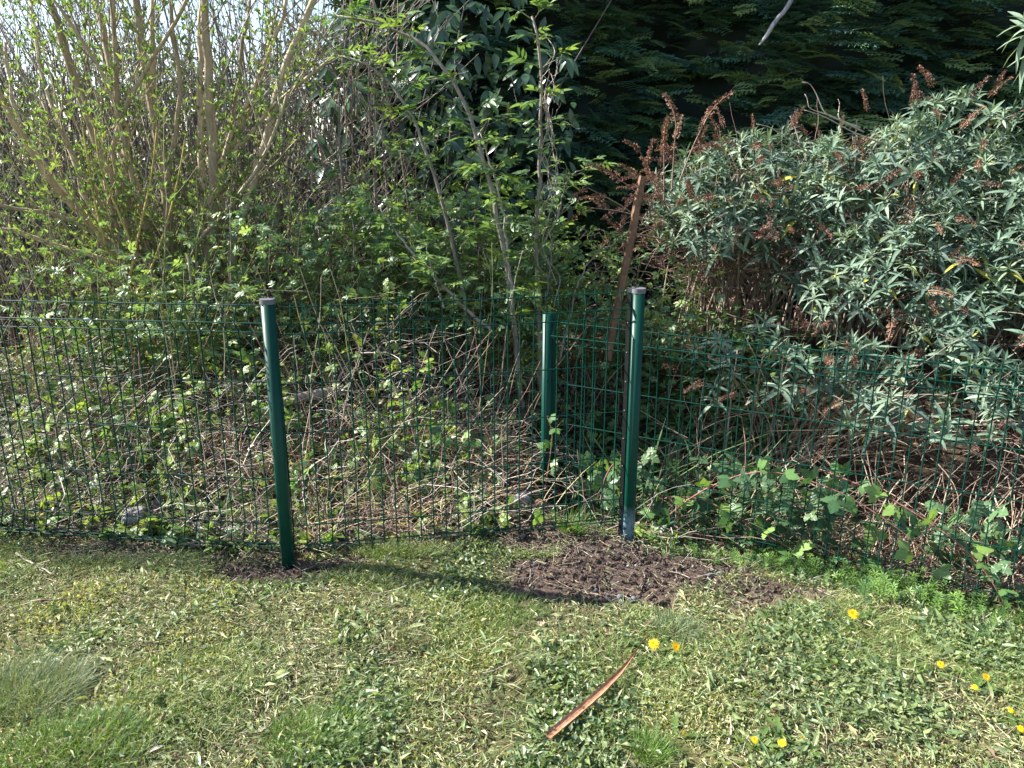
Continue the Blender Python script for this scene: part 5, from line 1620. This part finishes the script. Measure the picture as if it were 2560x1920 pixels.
def dandelion(label, px, py, r, h=.035, tilt=(0, 0), nleaf=5):
    q = lawn_at(px, py)
    # the flower is seen at the pixel; its foot is on the ground below
    q = q + (np.array([0, 0, CAM_H]) - q) * (h / CAM_H)
    foot = np.array([q[0] - tilt[0] * .02, q[1] - tilt[1] * .02, float(H(q[0], q[1]))])
    t = thing('dandelion', label, 'dandelion', tuple(foot), 'dandelions in the lawn')
    b = Bake(); tubes(b, smooth_path([foot, (foot + q) / 2 + np.array([.003, 0, 0]), q - np.array([0, 0, .004])], 6), .0017, 5, (.22, .24, .10)); part('stem', b.mesh('stem', M_LEAF), t)
    ax = unit(np.array([tilt[0], tilt[1], 1.])); x = unit(np.cross(ax, (0, 1, .01))); rm = np.column_stack([x, np.cross(ax, x), ax])
    part('flower_head', D_HEAD, t, mat4(q, rm, r * 1.25)); part('sepals', D_SEP, t, mat4(q, rm, r * 1.2))
    for k in range(nleaf):
        a = R(0, 6.28); d = (math.cos(a), math.sin(a), R(.15, .5))
        part('leaf', D_LEAF[k % 2], t, mat4(foot + np.array([0, 0, .003]), frames(d)[0], R(.05, .1)))
dandelion('wide open dandelion flower alone near the goosegrass', 2133, 1535, .0145, .04, (0, -.7))
dandelion('left dandelion of the pair behind the tip of the bark strip', 1635, 1610, .0145, .04, (-.2, -.6))
dandelion('right dandelion of the pair behind the tip of the bark strip', 1690, 1617, .0135, .04, (.5, -.5))
dandelion('small dandelion among clover toward the edge of the picture', 2352, 1661, .010, .03, (.1, -.5))
dandelion('half-open dandelion above the smallest one at the edge', 2466, 1693, .010, .045, (.3, -.6))
dandelion('smallest dandelion, just below the half-open one at the edge', 2437, 1718, .007, .03, (-.2, -.5), 3)
dandelion('half-closed dandelion low in the weeds, left of the lower pair', 1887, 1850, .009, .03, (.2, -.3))
dandelion('half-closed dandelion low in the weeds, right of the lower pair', 1955, 1857, .009, .03, (-.3, -.3))
dandelion('closed orange dandelion lying sideways right of the lower pair', 2003, 1845, .007, .03, (1.2, -.4), 3)
dandelion('small dandelion near the lower tip of the lawn by the bark strip', 1710, 1833, .006, .02, (1.0, -.4), 3)
dandelion('dandelion at the very edge of the picture, upper of two', 2527, 1776, .007, .03, (0, -.5), 3)
dandelion('dandelion at the very edge of the picture, lower of two', 2552, 1822, .008, .03, (0, -.5), 3)

# ------------------------------------------------------------------ single fallen leaves and scraps on the lawn
def fallen(label, px, py, L, w, col, a, z=.012, cat='leaf', name='fallen_leaf'):
    q = lawn_at(px, py); b = Bake()
    b.inst(leaf(w, 5, .22, .22), [(0, 0, 0)], np.eye(3)[None], 1.0, col)
    o = part(name, b.mesh(name, M_THATCH)); o.matrix_basis = mat4(q + np.array([0, 0, z]), frames((math.cos(a), math.sin(a), .05), (0, -.2, 1))[0], L)
    tag(o, label, cat, 'fallen leaves on the lawn')
fallen('fallen yellow leaf lying near the foot of the capped post', 826, 1457, .03, .5, (.5, .46, .09), .1)
fallen('pale green fallen leaf in the middle left of the lawn', 690, 1693, .04, .6, (.40, .45, .18), .3)
fallen('second pale leaf just behind the pale green one', 715, 1671, .035, .5, (.42, .42, .24), .5)
fallen('pinkish fallen leaf right of the mossy middle', 1352, 1570, .026, .8, (.50, .30, .24), 1.2)
fallen('flat tan leaf scrap between pink leaf and dandelion pair', 1512, 1593, .028, .4, (.48, .30, .20), .1)
fallen('reddish dry leaf at the lower left of the lawn', 235, 1835, .036, .4, (.28, .11, .08), .05)
fallen('white curled leaf in front of the soil patch', 1725, 1537, .03, .5, (.55, .55, .50), 2.4)
fallen('brown upright bark scrap by the first fence panel', 280, 1436, .04, .35, (.26, .14, .09), 1.4, .02)
fallen('pale dry leaf at the left side of the lawn', 168, 1630, .045, .35, (.55, .47, .36), -.5)
fallen('pale pink leaf scrap near the left middle of the lawn', 395, 1680, .03, .4, (.55, .42, .36), -.9)
fallen('small orange leaf beside the tip of the bark strip', 1595, 1690, .016, .7, (.50, .16, .06), .4)
fallen('red crumpled leaf left of the bark strip', 1517, 1711, .012, .9, (.50, .09, .06), .7)
fallen('long pale leaf scrap at the bottom left', 375, 1890, .04, .3, (.52, .48, .42), .9)
fallen('pale curled leaf in the bottom middle of the lawn', 640, 1840, .05, .3, (.50, .46, .36), .6)

# loose sticks
def stick(label, pts, r, c):
    W = smooth_path([lawn_at(*p) + np.array([0, 0, .012]) for p in pts], 12); W[:, 2] += rng.normal(0, .002, 12)
    b = Bake(); tubes(b, W, np.linspace(r, r * .5, 12)[None], 6, c)
    o = part('stick', b.mesh('stick', M_DRY)); tag(o, label, 'stick', 'sticks on the lawn')
stick('thin pale forked twig lying at the lawn edge by the first panel', [(42, 1390), (70, 1410), (100, 1425), (135, 1443)], .005, (.42, .36, .3))
stick('dark straight twig on the left of the lawn', [(98, 1508), (130, 1508), (168, 1506)], .004, (.10, .075, .06))
stick('dark twig lying before the footing', [(425, 1420), (455, 1418), (480, 1412)], .004, (.12, .09, .07))
stick('grey stick half sunk in the grass below the fence', [(975, 1395), (1000, 1380), (1030, 1365)], .007, (.25, .2, .16))
stick('brown twig lying along the soil toward the goosegrass', [(1860, 1390), (1900, 1400), (1960, 1412)], .005, (.30, .23, .17))
stick('curved pale stalk standing in the weeds at the bottom', [(1820, 1870), (1828, 1840), (1825, 1800)], .0035, (.5, .46, .36))
